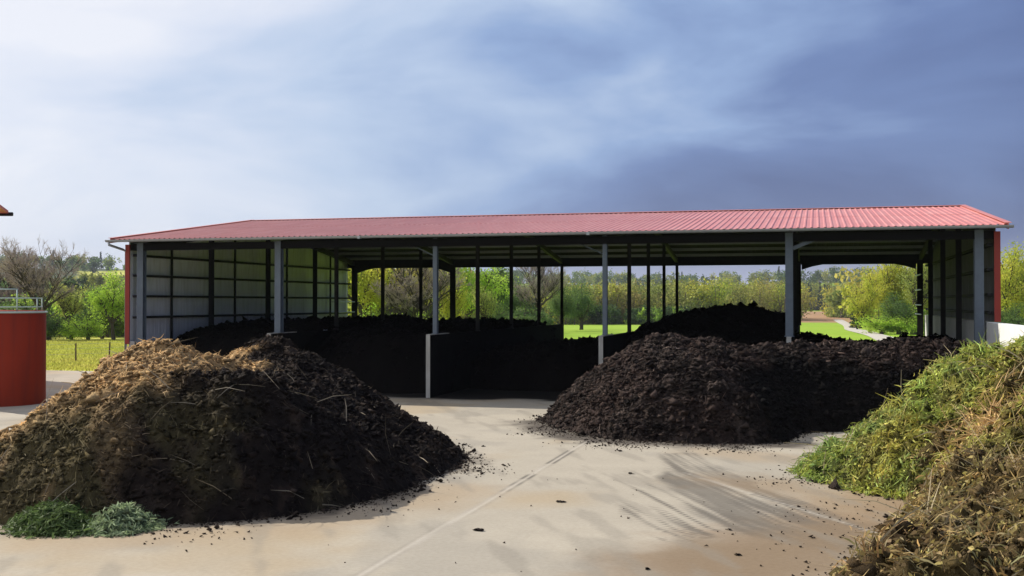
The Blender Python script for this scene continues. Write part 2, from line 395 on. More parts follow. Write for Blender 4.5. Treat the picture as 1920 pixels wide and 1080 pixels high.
# ---- pale farm track across the field at the right
pts = [(34.0, 98), (35.6, 106), (46, 145), (62, 205), (85, 285), (110, 380)]
pts = np.array(pts); tt = np.linspace(0, len(pts) - 1, 90)
cx = np.interp(tt, range(len(pts)), pts[:, 0]); cz = np.interp(tt, range(len(pts)), pts[:, 1])
dx, dz = np.gradient(cx), np.gradient(cz); L = np.hypot(dx, dz); nxx, nzz = dz / L, -dx / L
wv = 1.35 + .2 * np.sin(tt * 3)
rows = []
for k in np.linspace(-1, 1, 7):
    X, Y = cpa(cx + nxx * wv * k, cz + nzz * wv * k); rows.append(np.stack([X, Y, ground_z(X, Y) + .10 - .05 * abs(k)], -1))
V = np.stack(rows, 1); i = np.arange(V.shape[0] * 7).reshape(-1, 7)
F = np.stack([i[:-1, :-1], i[:-1, 1:], i[1:, 1:], i[1:, :-1]], -1).reshape(-1, 4)
tag(link('farm_track', mesh_np('farm_track', V.reshape(-1, 3), F[:, ::-1]), MT['gravel']), kind='structure')

# grass tufts on the near meadow
n = 26000
zz = rng.uniform(54, 105, n); xx = rng.uniform(-.47, -.33, n) * zz
X, Y = cpa(xx, zz); ok = ~((X < -26.3) & (Y < 46.8)) ; X, Y = X[ok], Y[ok]; n = len(X)
P = np.stack([X, Y, ground_z(X, Y)], -1); D = unit(np.stack([rng.normal(0, .3, n), rng.normal(0, .3, n), np.ones(n)], -1))
fm = fbm(X / 5, Y / 5, 3, 9)[:, None]
cc = np.array([.34, .42, .05]) * (1 - fm) + np.array([.50, .46, .12]) * fm
V, F, Cc = blades(P, D, rng.uniform(.06, .16, n), .05, cc * rng.uniform(.7, 1.2, (n, 1)), .6)
tag(link('meadow_grass', mesh_np('meadow_grass', V, F, Cc), MT['leaf']), 'tall yellow-green meadow grass left of the barn', 'grass', kind='stuff')

# ------------------------------------------------------------------ barn
barn = empty('storage_barn', (BX + 15, BY, 0), 'long open-fronted steel barn with a red ribbed roof over black compost bays', 'barn')
EH, RH, RUN = 5.60, 7.05, DEP / 2
OH = .773
slope = (RH - EH) / (RUN + OH)
def roof_z(y):      # top of the roof at world Y
    d = y - (BY - OH); 
    return EH + slope * min(d, 2 * (RUN + OH) - d)
# roof sheets
def roof_slope(front):
    x0, x1 = BX - .48, BX + 30.4; pitch = .2085; hgt = .022
    xs, zs = [], []
    x = x0
    while x < x1 - .01:
        for dx, z in ((0, 0), (.115, 0), (.14, hgt), (.185, hgt)): 
            if x + dx <= x1: xs.append(x + dx); zs.append(z)
        x += pitch
    xs.append(x1); zs.append(0)
    Ya, Yb = (BY - OH if front else BY + DEP + OH), BY + RUN
    V, F, mi = [], [], []
    n = len(xs)
    for t0, t1, up in ((0, .515, 0), (.50, 1, .007)):
        B = len(V); q0 = len(F)
        for tq in (t0, t1):
            y, z = Ya + (Yb - Ya) * tq, EH + (RH - EH) * tq + up
            for d in (0, -.006):
                for a, b in zip(xs, zs): V.append((a, y, z + b + d))
        for i in range(n - 1):
            a = (i, i+1, 2*n+i+1, 2*n+i); b = (n+i, 3*n+i, 3*n+i+1, n+i+1); c = (i, n+i, n+i+1, i+1); e = (2*n+i, 2*n+i+1, 3*n+i+1, 3*n+i)
            for q in (a, b, c, e): F.append(q if front else q[::-1])
            mi += [0, 1, 0, 0]
        F += [(0, 2*n, 3*n, n), (n-1, 2*n-1, 4*n-1, 3*n-1)]; mi += [0, 0]
        F[q0:] = [tuple(v + B for v in q) for q in F[q0:]]
    me = bpy.data.meshes.new('roof'); me.from_pydata(V, [], F); me.polygons.foreach_set('material_index', mi); me.update()
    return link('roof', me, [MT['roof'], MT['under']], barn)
roof = roof_slope(True); roof_b = roof_slope(False)
def child(mb, name, mats, par, **k):
    o = mb.build(name, mats, None, **k); o.parent = par
    # parent has identity offset inside the barn: keep world coordinates
    o.location = (0, 0, 0); return o
# ridge cap with its notched filler edge
m = MB(); y = BY + RUN; x0, x1 = BX - .5, BX + 30.42
for s in (-1, 1):
    m.bar((x0, y + s * .12, RH + .052 - .12 * slope), (x1, y + s * .12, RH + .052 - .12 * slope), .26, .012, up=(0, s * slope, 1))
child(m, 'ridge_cap', MT['roof'], roof)
m = MB(); m.box(x0, x1, y - .252, y - .24, RH - .045, RH + .012)
child(m, 'ridge_filler', MT['steel_dark'], roof)
# verge flashings
for x in (BX - .5, BX + 30.42):
    m = MB()
    for ya, za, yb in ((BY - OH, EH, BY + RUN), (BY + DEP + OH, EH, BY + RUN)):
        m.bar((x, ya, za - .03), (x, yb, RH - .03), .03, .2); m.bar((x, ya, za + .062), (x, yb, RH + .062), .2, .012)
    child(m, 'verge_flashing', MT['roof'], roof)
# gutters: open half pipe
def gutter(y, par):
    V, F = [], []; n = 9; x0, x1 = BX - .62, BX + 30.55; r = .085; zc = EH - .02
    prof = [(y + math.cos(math.pi + math.pi * k / (n - 1)) * r, zc + math.sin(math.pi + math.pi * k / (n - 1)) * r) for k in range(n)]
    prof += [(y + math.cos(2 * math.pi - math.pi * k / (n - 1)) * (r - .008), zc + math.sin(2 * math.pi - math.pi * k / (n - 1)) * (r - .008)) for k in range(n)]
    k = len(prof)
    for x in (x0, x1):
        for a, b in prof: V.append((x, a, b))
    F = [(i, (i+1) % k, k + (i+1) % k, k + i) for i in range(k)]
    m = MB(); m.v = V; m.f = F; m.m = [0] * len(F)
    for x in (x0, x1 - .006): 
        b = len(m.v); m.v += [(x, a, b2) for a, b2 in prof[:n]]; m.f.append(tuple(range(b, b+n))); m.m.append(0)
    x = x0 + .4
    while x < x1: m.box(x, x + .03, y - .09, y + .1, zc + .002, zc + .012); x += 1.0
    for x in (BX + 9.5, BX + 17.6): m.box(x - .05, x + .05, y - .094, y + .094, zc - .1, zc - .002)
    return m.build('gutter', MT['galv'], par)
gutter(BY - OH - .09, barn); gutter(BY + DEP + OH + .09, barn)
m = MB(); yg = BY - OH - .09
m.tube([(BX - .5, yg, EH - .1), (BX - .5, yg, EH - .2), (BX - .3, BY - .3, EH - .35), (BX - .27, BY - .12, EH - .42), (BX - .27, BY - .12, .1)], .05, 8)
m.build('downpipe', MT['galv'], barn, smooth=True)
# fascia beam under the eave
m = MB(); m.box(BX - .1, BX + 30.1, BY - .10, BY + .10, EH - .38, EH - .12); m.build('eaves_beam', MT['black'], barn)
m = MB(); m.box(BX - .1, BX + 30.1, BY + DEP - .10, BY + DEP + .10, EH - .46, EH - .02); m.build('eaves_beam', MT['steel_dark'], barn)
# dividing walls on every frame line
HW = [1.80, 2.14, 2.14, 2.14, 2.14, 2.66]
for i in range(6):
    x = BX + BW * i; hw = HW[i]
    y0 = BY - .8 if i in (1, 2, 3, 4) else (BY - .15 if i == 0 else BY - 9)
    m = MB()
    t_ = .07 if 0 < i < 5 else .12
    if i == 5:
        m.box(x - t_, x + t_, y0, BY + DEP + .1, -.02, hw, 0)
        o = m.build('concrete_wall', MT['conc_white'], barn, bevel=.01)
    else:
        yw = y0 + .02 if i else y0
        m.box(x - t_, x + t_, yw, BY + DEP + .15, -.02, hw, 0 if i == 0 else 1)
        o = m.build('concrete_wall', [MT['conc'], MT['conc_dark']], barn, bevel=.008)
        if i:
            c = MB(); c.box(x - t_ - .004, x + t_ + .004, y0, y0 + .018, -.02, hw); c.box(x - t_ - .004, x + t_ + .004, y0 + .019, BY + 1.3, hw + .003, hw + .03)
            k = c.build('wall_capping', MT['conc']); k.parent = o
# front posts and the rows behind them
wide = [(.26, .24), (.24, .26), (.15, .18), (.15, .18), (.24, .26), (.26, .3)]
for i in range(6):
    for j in range(5):
        x, y = BX + BW * i, BY + STEP * j
        if i == 0: x += .32
        if i == 5: x -= .32
        z0 = HW[i] + (.031 if j == 0 else .001) if 0 < i < 5 else .0
        zt = roof_z(y) - .2
        if j == 0 or (j == 4 and i in (0, 1, 4, 5)): w, d = wide[i]
        else: w, d = (.13, .14) if 0 < i < 5 else (.18, .16)
        m = MB(); m.hcol(x, y, z0, zt, w, d)
        if z0 > .5: m.box(x - w/2 - .03, x + w/2 + .03, y - d/2 - .03, y + d/2 + .03, z0 - .004, z0 + .014)
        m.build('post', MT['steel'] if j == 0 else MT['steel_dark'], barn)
# rafters along every frame line
for i in range(6):
    x = BX + BW * i + (.32 if i == 0 else -.32 if i == 5 else 0); m = MB()
    for ya, yb in ((BY, BY + RUN), (BY + DEP, BY + RUN)):
        za, zb = roof_z(ya) - .32, roof_z(yb) - .32
        m.bar((x, ya, za), (x, yb, zb), .15, .22)
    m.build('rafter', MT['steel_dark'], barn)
# purlins
k = 0; y = BY + .05
for yy in list(np.linspace(BY + .3, BY + RUN - .3, 7)) + list(np.linspace(BY + RUN + .3, BY + DEP - .3, 7)):
    m = MB(); z = roof_z(yy) - .012; m.box(BX - .2, BX + 30.2, yy - .03, yy + .03, z - .14, z - .008); m.build('purlin', MT['galv'], barn)
# knee braces, long diagonals and the arched haunches of the two end bays at the back
for i in (2, 3):
    x = BX + BW * i; m = MB(); m.bar((x - 1.0, BY + .3, EH - .3), (x - .05, BY + .1, EH - .72), .035, .035); m.build('brace', MT['steel'], barn)
x = BX + BW * 4; m = MB(); m.bar((x + .75, BY, EH - .34), (x + .12, BY, EH - .60), .1, .12); m.build('brace', MT['steel'], barn)
for i, (xa, xb) in enumerate(((BX + .5, BX + 6 - .15), (BX + 24.15, BX + 29.5))):
    for s, x in ((1, xa), (-1, xb)):
        m = MB(); b = 0; yb = BY + DEP; V = [(x, EH - .46), (x + s * 1.0, EH - .46), (x + s * .5, EH - .56), (x, EH - .72)]
        for yv in (yb - .09, yb + .09): m.v += [(a, yv, z) for a, z in V]
        m.f += [(0, 1, 2, 3), (7, 6, 5, 4)] + [(q, 4 + q, 4 + (q + 1) % 4, (q + 1) % 4) for q in range(4)]; m.m += [0] * 6
        m.build('haunch', MT['steel_dark'], barn)
# end walls of profiled sheet: red outside, pale inside
def end_wall(x, sgn, z0, name='side_wall'):
    """sgn -1: outside faces -X"""
    ys = []; y = BY - .12; y1 = BY + DEP + .12
    while y < y1:
        for dy, o in ((0, 0), (.13, 0), (.15, .03), (.2, .03), (.22, 0)): ys.append((min(y + dy, y1), o))
        y += .25
    n = len(ys); V, F, mi = [], [], []
    for side in (0, 1):
        for zi in (0, 1):
            for (y, o) in ys:
                o = o if side == 0 else o * .25
                zt = roof_z(max(min(y, y1), BY - .2)) - .05
                V.append((x + sgn * (o + (.006 if side == 0 else -.006)), y, z0 if zi == 0 else zt))
    for i in range(n - 1):
        F.append((i, i+1, n+i+1, n+i)); mi.append(0)
        F.append((2*n+i, 3*n+i, 3*n+i+1, 2*n+i+1)); mi.append(1)
    me = bpy.data.meshes.new(name); me.from_pydata(V, [], F); me.polygons.foreach_set('material_index', mi); me.update()
    return link(name, me, [MT['red'], MT['inner'] if sgn < 0 else MT['inner_dark']], barn)
wl_ = end_wall(BX - .14, -1, HW[0] - .12); wr_ = end_wall(BX + 30.14, 1, HW[5] + .005)
# corner flashings and girts
for (x, z0, par, s) in ((BX - .18, HW[0] - .1, wl_, 1), (BX + 30.19, HW[5] + .004, wr_, -1)):
    m = MB(); m.box(x - .09, x + .09, BY - .18, BY - .13, z0, EH - .16); m.box(x - s * .03 - .008, x - s * .03 + .008, BY - .13, BY + .1, z0, EH - .16)
    child(m, 'corner_flashing', MT['red'], par)
    xg = x + s * .2 if s > 0 else x - .2
    for zg in (2.70, 3.50, 4.28, 5.04):
        if s < 0 and zg < 2.8: zg = 2.95
        m = MB(); m.box(xg - .07, xg + .07, BY - .02, BY + DEP, zg - .045, zg + .045); child(m, 'girt', MT['steel_dark'], par)
    for j in range(4):
        yy = BY + STEP * (j + .5); m = MB(); m.box(xg - .04, xg + .04, yy - .035, yy + .035, HW[0], roof_z(yy) - .2); child(m, 'stud', MT['steel_dark'], par)
# pale bars added for the sunlit rear ends of the wall girts
for x0, x1, zs in ((BX + .5, BX + 1.9, (2.75, 3.3)), (BX + 27.9, BX + 29.5, (3.0, 3.9, 4.75))):
    pass
for xq, zs in ((BX + .42, (1.9, 2.75, 3.3)), (BX + 29.45, (2.72, 3.15, 3.85, 4.55))):
    m = MB()
    for z in zs: m.tube([(xq, BY + DEP - 3.2, z), (xq, BY + DEP - .25, z)], .03, 6)
    m.build('sunlit_girt', MT['galv'], barn)

# ------------------------------------------------------------------ heaps
def smooth_poly(P, it=3):
    for _ in range(it):
        Q = []
        for a, b in zip(P, P[1:] + P[:1]):
            Q += [(a[0]*.75+b[0]*.25, a[1]*.75+b[1]*.25), (a[0]*.25+b[0]*.75, a[1]*.25+b[1]*.75)]
        P = Q
    return P
def heap_field(P, H, k, rough, seed, bumps=(), rmid=.55):
    P = smooth_poly(P, 2)
    def f(x, z):
        w = .35 * (fbm(x / 1.3, z / 1.3, 3, seed) - .5); w2 = .35 * (fbm(x / 1.3 + 9, z / 1.3, 3, seed + 4) - .5)
        xx, zz = x + w, z + w2
        d = seg_d(xx, zz, P + [P[0]]) * np.where(inpoly(xx, zz, P), 1, -1)
        Hc = H(x, z) if callable(H) else H
        kk = k(x, z) if callable(k) else k
        dp = np.maximum(d, 0)
        h = Hc * (1 - np.exp(-(kk * dp / Hc) - .45 * (kk * dp / Hc) ** 2))
        amp = np.clip(dp / .5, 0, 1)
        for (bx, bz, bh, br) in bumps: h = h + amp * bh * np.exp(-((x - bx) ** 2 + (z - bz) ** 2) / br ** 2)
        h = h + amp * rough * (1.3 * (fbm(x / 1.1, z / 1.1, 3, seed + 7) - .5) + rmid * (.5 - worley(x / .42, z / .42, seed + 2)) + .30 * (.5 - worley(x / .19, z / .19, seed + 3)) + .16 * (.5 - worley(x / .09, z / .09, seed + 6)))
        return np.where(d > 0, np.maximum(h, .0), -.06), d
    return f
def lumps(P, S, col, squash=.7):
    """irregular little clods: 8-face octahedra with jitter"""
    n = len(P); base = np.array([(1, 0, 0), (-1, 0, 0), (0, 1, 0), (0, -1, 0), (0, 0, 1), (0, 0, -1.)])
    J = base[None] * rng.uniform(.45, 1.4, (n, 6, 1)) + rng.normal(0, .36, (n, 6, 3)); J[..., 2] *= squash
    th = rng.uniform(0, 6.28, n); c, s = np.cos(th)[:, None], np.sin(th)[:, None]
    x = J[..., 0] * c - J[..., 1] * s; y = J[..., 0] * s + J[..., 1] * c; J[..., 0], J[..., 1] = x, y
    V = (P[:, None] + J * S[:, None, None]).reshape(-1, 3)
    t = np.array([(0, 2, 4), (2, 1, 4), (1, 3, 4), (3, 0, 4), (2, 0, 5), (1, 2, 5), (3, 1, 5), (0, 3, 5)])
    F = (np.arange(n)[:, None, None] * 6 + t[None]).reshape(-1, 3)
    return V, F, np.repeat(col, 6, 0)
def make_heap(name, field, bbox, res, colf, material, nl, lsz, label, cat, group=None, parts=(), world_xy=False, lump_var=.5):
    x0, x1, z0, z1 = bbox
    X, Z, F = grid_sheet(x0, x1, z0, z1, res)
    H, D = field(X, Z)
    ff = F[(D.ravel()[F] > -.12).all(1)]
    jx = X + rng.normal(0, res * .22, X.shape); jz = Z + rng.normal(0, res * .22, Z.shape)
    W = cpa(jx, jz) if not world_xy else (jx, jz)
    V = np.stack([W[0], W[1], H], -1).reshape(-1, 3); C = colf(X, Z, H).reshape(-1, 3)
    used = np.unique(ff); mp_ = np.full(len(V), -1); mp_[used] = np.arange(len(used)); V, C, ff = V[used], C[used], mp_[ff]
    Fl = [ff]
    if nl:
        px = rng.uniform(x0, x1, nl * 3); pz = rng.uniform(z0, z1, nl * 3); h, d = field(px, pz)
        ok = (d > -.25 * rng.random(len(px)) ** 3) ; px, pz, h, d = px[ok][:nl], pz[ok][:nl], h[ok][:nl], d[ok][:nl]
        S = lsz * np.exp(rng.normal(0, .45, len(px))) * np.where(d < .1, .6, 1)
        w = cpa(px, pz) if not world_xy else (px, pz)
        cl = colf(px, pz, h) * rng.uniform(1 - lump_var, 1 + lump_var * 1.4, (len(px), 1))
        Vl, Fx, Cl = lumps(np.stack([w[0], w[1], np.maximum(h, 0) + S * .25], -1), S, cl)
        Fl.append(Fx + len(V)); V = np.concatenate([V, Vl]); C = np.concatenate([C, Cl])
    me = mesh_np(name, V, Fl, C, False)
    o = link(name, me, material); tag(o, label, cat, group)
    for (pn, mt, P, Dr, L, Wd, cc, bend, sag) in parts:
        v, f, c = blades(P, Dr, L, Wd, cc, bend, sag)
        k = link(pn, mesh_np(pn, v, f, c), mt); k.parent = o; k['kind'] = 'stuff'
    return o
def strands(field, bbox, n, wf, world_xy=False, up=.35, lift=.0):
    x0, x1, z0, z1 = bbox; px = rng.uniform(x0, x1, n * 3); pz = rng.uniform(z0, z1, n * 3); h, d = field(px, pz)
    ok = (d > -.1) & (rng.random(len(px)) < wf(px, pz, h)); px, pz, h = px[ok][:n], pz[ok][:n], h[ok][:n]
    e = .12; gx = (field(px + e, pz)[0] - field(px - e, pz)[0]) / (2 * e); gz = (field(px, pz + e)[0] - field(px, pz - e)[0]) / (2 * e)
    gx, gz = np.clip(gx, -1.5, 1.5), np.clip(gz, -1.5, 1.5)
    th = rng.uniform(0, 6.283, len(px)); dx, dz = np.cos(th), np.sin(th); dy = gx * dx + gz * dz
    w = cpa(px, pz) if not world_xy else (px, pz); dw = cpa(dx, dz) if not world_xy else (dx, dz)
    D = unit(np.stack([dw[0], dw[1], dy + np.abs(rng.normal(0, up, len(px)))], -1))
    P = np.stack([w[0], w[1], np.maximum(h, 0) + .01 + lift], -1)
    return P, D, px, pz, h

A_ = np.array
# --- left heap, straw-topped front part
polyA = [(-11.4, 22.5), (-11.2, 18.0), (-9.2, 16.9), (-6.2, 16.3), (-4.6, 16.6), (-3.3, 17.3), (-2.2, 18.7), (-1.55, 20.8), (-.85, 23.4), (-1.3, 25.6), (-2.8, 27.6), (-5.4, 28.8), (-8.4, 27.4)]
fA = heap_field(polyA, lambda x, z: np.clip(2.28 - 1.25 * np.maximum(0, -7.35 - x + .1 * (z - 19)) - .62 * np.maximum(0, x + 4.35), .30, 3), lambda x, z: .88 + .32 * sstep(20.8, 17.8, z) + .55 * sstep(22.6, 20.2, z) * sstep(-5.2, -3.6, x), .36, 200, bumps=((-6.7, 20.9, .24, 1.3), (-5.45, 24.9, .34, .75), (-4.4, 24.0, .16, .8), (-4.6, 18.6, .18, .8), (-5.85, 23.3, -.36, .65), (-5.0, 20.2, -.15, .8)))
def colA(x, z, h):
    n = fbm(x / .8, z / .8, 4, 301); n2 = fbm(x / .25, z / .25, 3, 309)
    gold = sstep(.25, .55, .85 - (x + 5.85) * .75 + (z - 20.4) * .10 - .45 * np.clip(z - 21.8, 0, 9) + (n - .5) * 1.7) * sstep(.95, 1.6, h + (n - .5) * 1.6 - .4 * np.clip(x + 7.2, 0, 1.5))
    olive = sstep(-5.9, -6.7, x + (n - .5) * 1.8) * (1 - gold)
    grn = sstep(.46, .6, fbm(x / .9 + 7, z / .9, 3, 305)) * sstep(18.9, 17.4, z) * .85
    c = A_([.028, .020, .016])[None] * np.ones(x.shape + (1,))
    def mx(c, k, w): return c * (1 - w[..., None]) + A_(k) * w[..., None]
    c = mx(c, (.075, .055, .043), sstep(.48, .7, n2) * .65)
    c = mx(c, (.10, .062, .035), sstep(.55, .7, n) * .5 * sstep(-3, -5, x))
    c = mx(c, (.42, .30, .15), olive * (.35 + .6 * n)); c = mx(c, (.10, .085, .04), grn)
    c = mx(c, (.014, .011, .011), sstep(-5.2, -4.3, x + (n - .5)) * .75 * (1 - sstep(.55, .75, n2)) * (1 - gold)); c = mx(c, (.70, .47, .225), gold * (.6 + .4 * n2))
    return c
bbA = (-11.9, -.4, 15.8, 29.2)
P, D, sx, sz, sh = strands(fA, bbA, 15000, lambda x, z, h: .3 + .7 * (colA(x, z, h)[..., 0] > .08))
cs = colA(sx, sz, sh) * rng.uniform(.9, 2.0, (len(sx), 1)) + A_([.02, .015, .008])
pA = [('straw', MT['straw'], P, D, rng.uniform(.05, .2, len(P)), rng.uniform(.008, .018, len(P)), cs, .6, .1)]
P, D, sx, sz, sh = strands(fA, bbA, 260, lambda x, z, h: .6 * (z < 22) + 0 * x, up=.5)
pA.append(('twigs', MT['straw'], P, D, rng.uniform(.3, .8, len(P)), rng.uniform(.008, .018, len(P)), A_([.26, .22, .16]) * rng.uniform(.4, 1.3, (len(P), 1)), .3, .1))
make_heap('manure_heap', fA, bbA, .045, colA, MT['compost'], 42000, .028, 'broad manure heap, tan straw on its left crest and dark compost on its right slope', 'manure heap', parts=pA)
# --- right black heap in front of the barn
polyC = [(.85, 30.9), (1.3, 28.6), (2.2, 26.9), (3.9, 26.0), (5.6, 25.9), (6.5, 26.5), (7.1, 28.3), (9.5, 28.4), (12.6, 28.0), (15.5, 28.6), (16.2, 32), (12, 34.4), (6.5, 34.4), (2.6, 34.3), (1.1, 33.0)]
fC = heap_field(polyC, lambda x, z: 2.14 + 0 * x, 1.12, .27, 260, bumps=((4.1, 31.2, .32, .8), (5.3, 31.8, .16, .7), (9.5, 31.0, .15, 1.3), (11.4, 30.6, .2, 1.2), (3.2, 30.2, .1, .8)))
def colC(x, z, h):
    n = fbm(x / .8, z / .8, 4, 351); n2 = fbm(x / .16, z / .16, 3, 359)
    c = A_([.026, .019, .0165])[None] * np.ones(x.shape + (1,))
    def mx(c, k, w): return c * (1 - w[..., None]) + A_(k) * w[..., None]
    c = mx(c, (.10, .076, .064), sstep(.46, .70, n2) * .75); c = mx(c, (.055, .035, .029), sstep(.45, .62, n) * .5)
    c = mx(c, (.0045, .004, .004), sstep(5.2, 6.3, x + (n - .5)) * sstep(1.85, 1.45, h + (n - .5) * .8) * .95)     # near-black lower face on the right part of the heap
    return c
bbC = (.3, 16.6, 25.4, 34.9)
P, D, sx, sz, sh = strands(fC, bbC, 2500, lambda x, z, h: .5 + 0 * x)
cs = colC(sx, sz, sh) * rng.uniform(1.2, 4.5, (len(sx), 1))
pC = [('twigs', MT['straw'], P, D, rng.uniform(.06, .3, len(P)), rng.uniform(.008, .02, len(P)), cs, .4, .1)]
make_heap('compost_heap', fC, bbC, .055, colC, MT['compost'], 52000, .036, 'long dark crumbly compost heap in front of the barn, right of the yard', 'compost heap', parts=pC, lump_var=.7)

# --- heaps in the bays (plain world axes)
def colK(x, z, h):
    n = fbm(x / .5, z / .5, 3, 371)[..., None]; return A_([.006, .005, .0045]) * (.6 + n)
def bay(i, y0, y1, H, label, seed, bumps=(), k=2.0, xa=.125, xb=.125, zmin=None):
    x0, x1 = BX + 6 * i + xa, BX + 6 * (i + 1) - xb
    P = [(x0 - 2.5, y0), (x1 + 2.5, y0), (x1 + 2.5, y1), (x0 - 2.5, y1)]
    f0 = heap_field(P, H, k, .26, seed, bumps); bb = (x0, x1, y0 - .3, y1 + .3)
    make_heap('compost_heap', f0, bb, .10, colK, MT['compost_dark'], 1800, .07, label, 'compost heap', group='black compost stored in the barn bays', world_xy=True)
b0 = BX
bay(0, BY - .5, BY + DEP, lambda x, y: 2.02 + .34 * sstep(BY, BY + 7, y) + .12 * sstep(b0 + 2, b0 + 5.5, x), 'black compost filling the leftmost barn bay against the pale sheet wall', 400, xb=-.13)
bay(1, BY + .6, BY + DEP, lambda x, y: 2.1 + .20 * sstep(BY + 2, BY + 9, y), 'black compost filling the second barn bay from the left', 410, xa=.135, xb=-.10)
bay(2, BY + 3.0, BY + DEP - 4, lambda x, y: 1.36 + .26 * sstep(b0 + 13, b0 + 17, x), 'low black compost in the middle barn bay, field showing over it', 420)
bay(3, BY + .9, BY + DEP - 1, lambda x, y: 2.12 + .0 * x, 'tall rounded black compost mound in the barn bay right of the middle', 430,
    bumps=((b0 + 20.4, BY + 8.5, .66, 1.9), (b0 + 22.9, BY + 8.5, .58, 1.9), (b0 + 21.8, BY + 9.5, .25, 2.0)), k=1.6, xa=-.13)
bay(4, BY + 1.0, BY + DEP - 3, lambda x, y: 1.5 + 0 * x, 'low black compost in the rightmost barn bay under the end wall', 440,
    bumps=((b0 + 24.7, BY + 5, .55, 1.2), (b0 + 27.9, BY + 6, .45, 1.2), (b0 + 29.4, BY + 6, .35, 1)))

# --- green waste heap, right foreground
polyD = [(2.9, 11.2), (3.8, 13.2), (4.9, 14.7), (5.4, 16.2), (6.9, 18.0), (6.2, 19.2), (5.4, 20.6), (5.6, 21.9), (6.7, 22.8), (9.0, 24.2), (12.5, 25.5), (16, 24), (17, 18), (15, 11.5), (9, 9.6), (4, 10)]
fD = heap_field(polyD, lambda x, z: .85 + (np.interp(x, [5.9, 6.8, 7.35, 8.0, 8.6], [.48, .95, 1.45, 1.95, 2.35]) - .85) * sstep(16.5, 18.8, z + .3 * (x - 8)), 1.25, .72, 280,
    bumps=((8.9, 21.5, .18, .8), (6.2, 13.6, .15, .8)))
def colD(x, z, h, v=None):
    n = fbm(x / 1.1, z / 1.1, 3, 381); n2 = fbm(x / .45 + 3, z / .45, 3, 389); n3 = fbm(x / .8 - 5, z / .8, 3, 395)
    c = A_([.26, .24, .055])[None] * np.ones(x.shape + (1,))
    def mx(c, k, w): return c * (1 - w[..., None]) + A_(k) * w[..., None]
    c = mx(c, (.22, .26, .055), sstep(.48, .62, n) * .9)                                  # fresh green
    c = mx(c, (.21, .135, .07), sstep(.54, .66, n3) * (.35 + .45 * sstep(20.5, 18.5, z)))                                 # faded brown
    c = mx(c, (.14, .20, .05), sstep(19.6, 20.6, z) * sstep(7.6, 6.8, x) * sstep(.3, .5, n2) * .9)
    lowf = sstep(18.0, 16.4, z + .22 * (x - 6.5) + .8 * (n2 - .5)); c = mx(c, (.20, .135, .068), lowf * (.6 + .4 * n2))
    c = mx(c, (.48, .31, .14), sstep(1.2, .3, np.hypot(x - 8.15, (z - 18.4) * .8)) * sstep(.4, .6, n2) * .9)   # dry straw knot
    return c
bbD = (2.6, 13.5, 9.8, 25.6)
def dpart(n, wf, L, W, cf, up, bend=.6, mt='green', name='cut_stems'):
    P, D, sx, sz, sh = strands(fD, bbD, n, wf, up=up)
    return (name, MT[mt], P, D, rng.uniform(L[0], L[1], len(P)), rng.uniform(W[0], W[1], len(P)), cf(colD(sx, sz, sh), len(P)), bend, .12)
one = lambda x, z, h: .9 + 0 * x
def tufts(nt, per, L, W, cf, mt, name, up=.55, spread=.09, bend=.7, wf=one):
    """bundles of cut stems: each bundle has one direction, its stems fan out a little"""
    P, D, sx, sz, sh = strands(fD, bbD, nt, wf, up=up); nt = len(P); c = cf(colD(sx, sz, sh), nt) * rng.uniform(.7, 1.35, (nt, 1))
    hue = rng.uniform(-1, 1, (nt, 1)); c = c * (1 + hue * A_([[.22, 0, -.2]]))
    Lb = rng.uniform(L[0], L[1], nt)
    P = np.repeat(P, per, 0) + rng.normal(0, spread, (nt * per, 3)) * A_([1, 1, .5]); D = unit(np.repeat(D, per, 0) + rng.normal(0, .33, (nt * per, 3)))
    return (name, MT[mt], P, D, np.repeat(Lb, per) * rng.uniform(.5, 1.2, len(P)), rng.uniform(W[0], W[1], len(P)), np.repeat(c, per, 0) * rng.uniform(.7, 1.3, (len(P), 1)), bend, .18)
grn_ = lambda x, z, h: .15 + .85 * (colD(x, z, h)[..., 1] > colD(x, z, h)[..., 0] * .9)
pD = [tufts(2600, 13, (.08, .20), (.012, .026), lambda c, n: c * 1.5, 'green', 'cut_grass', wf=grn_),
      tufts(2200, 13, (.10, .24), (.010, .022), lambda c, n: c * 1.35, 'straw', 'wilted_stems', up=.4),
      tufts(260, 14, (.22, .45), (.010, .020), lambda c, n: c * 1.6 + A_([.05, .06, .0]), 'green', 'leafy_shoots', up=.8, spread=.05, bend=.9, wf=lambda x, z, h: sstep(.5, 1.4, h) * grn_(x, z, h)),
      dpart(5000, one, (.2, .55), (.008, .016), lambda c, n: c * .8 + A_([.24, .19, .09]) * rng.uniform(0, 1.5, (n, 1)), .4, .5, 'straw', 'dry_stems'),
      dpart(500, one, (.4, 1.1), (.012, .022), lambda c, n: A_([.42, .35, .22]) * rng.uniform(.4, 1.3, (n, 1)), .5, .3, 'straw', 'twigs')]
def leafpart(n, size, cf, wf, name):
    P, D, sx, sz, sh = strands(fD, bbD, n, wf, lift=.03); P = P + rng.normal(0, .035, P.shape); L = rng.uniform(size[0], size[1], len(P))
    c = cf(colD(sx, sz, sh), len(P)); cl = fbm(sx / .22, sz / .22, 2, 812)[:, None]
    D = unit(D + rng.normal(0, .5, D.shape)); return (name, MT['green'], P, D, L, L * rng.uniform(.35, .6, len(P)), c * (.5 + 1.1 * cl) * rng.uniform(.75, 1.25, (len(P), 1)), .8, .15)
pD += [leafpart(42000, (.035, .085), lambda c, n: c * 1.5 + A_([.05, .06, 0]), lambda x, z, h: .2 + .8 * grn_(x, z, h), 'leaves'),
       leafpart(16000, (.03, .075), lambda c, n: c * .4 + A_([.15, .10, .05]), lambda x, z, h: .15 + .85 * sstep(20, 18, z), 'dead_leaves')]
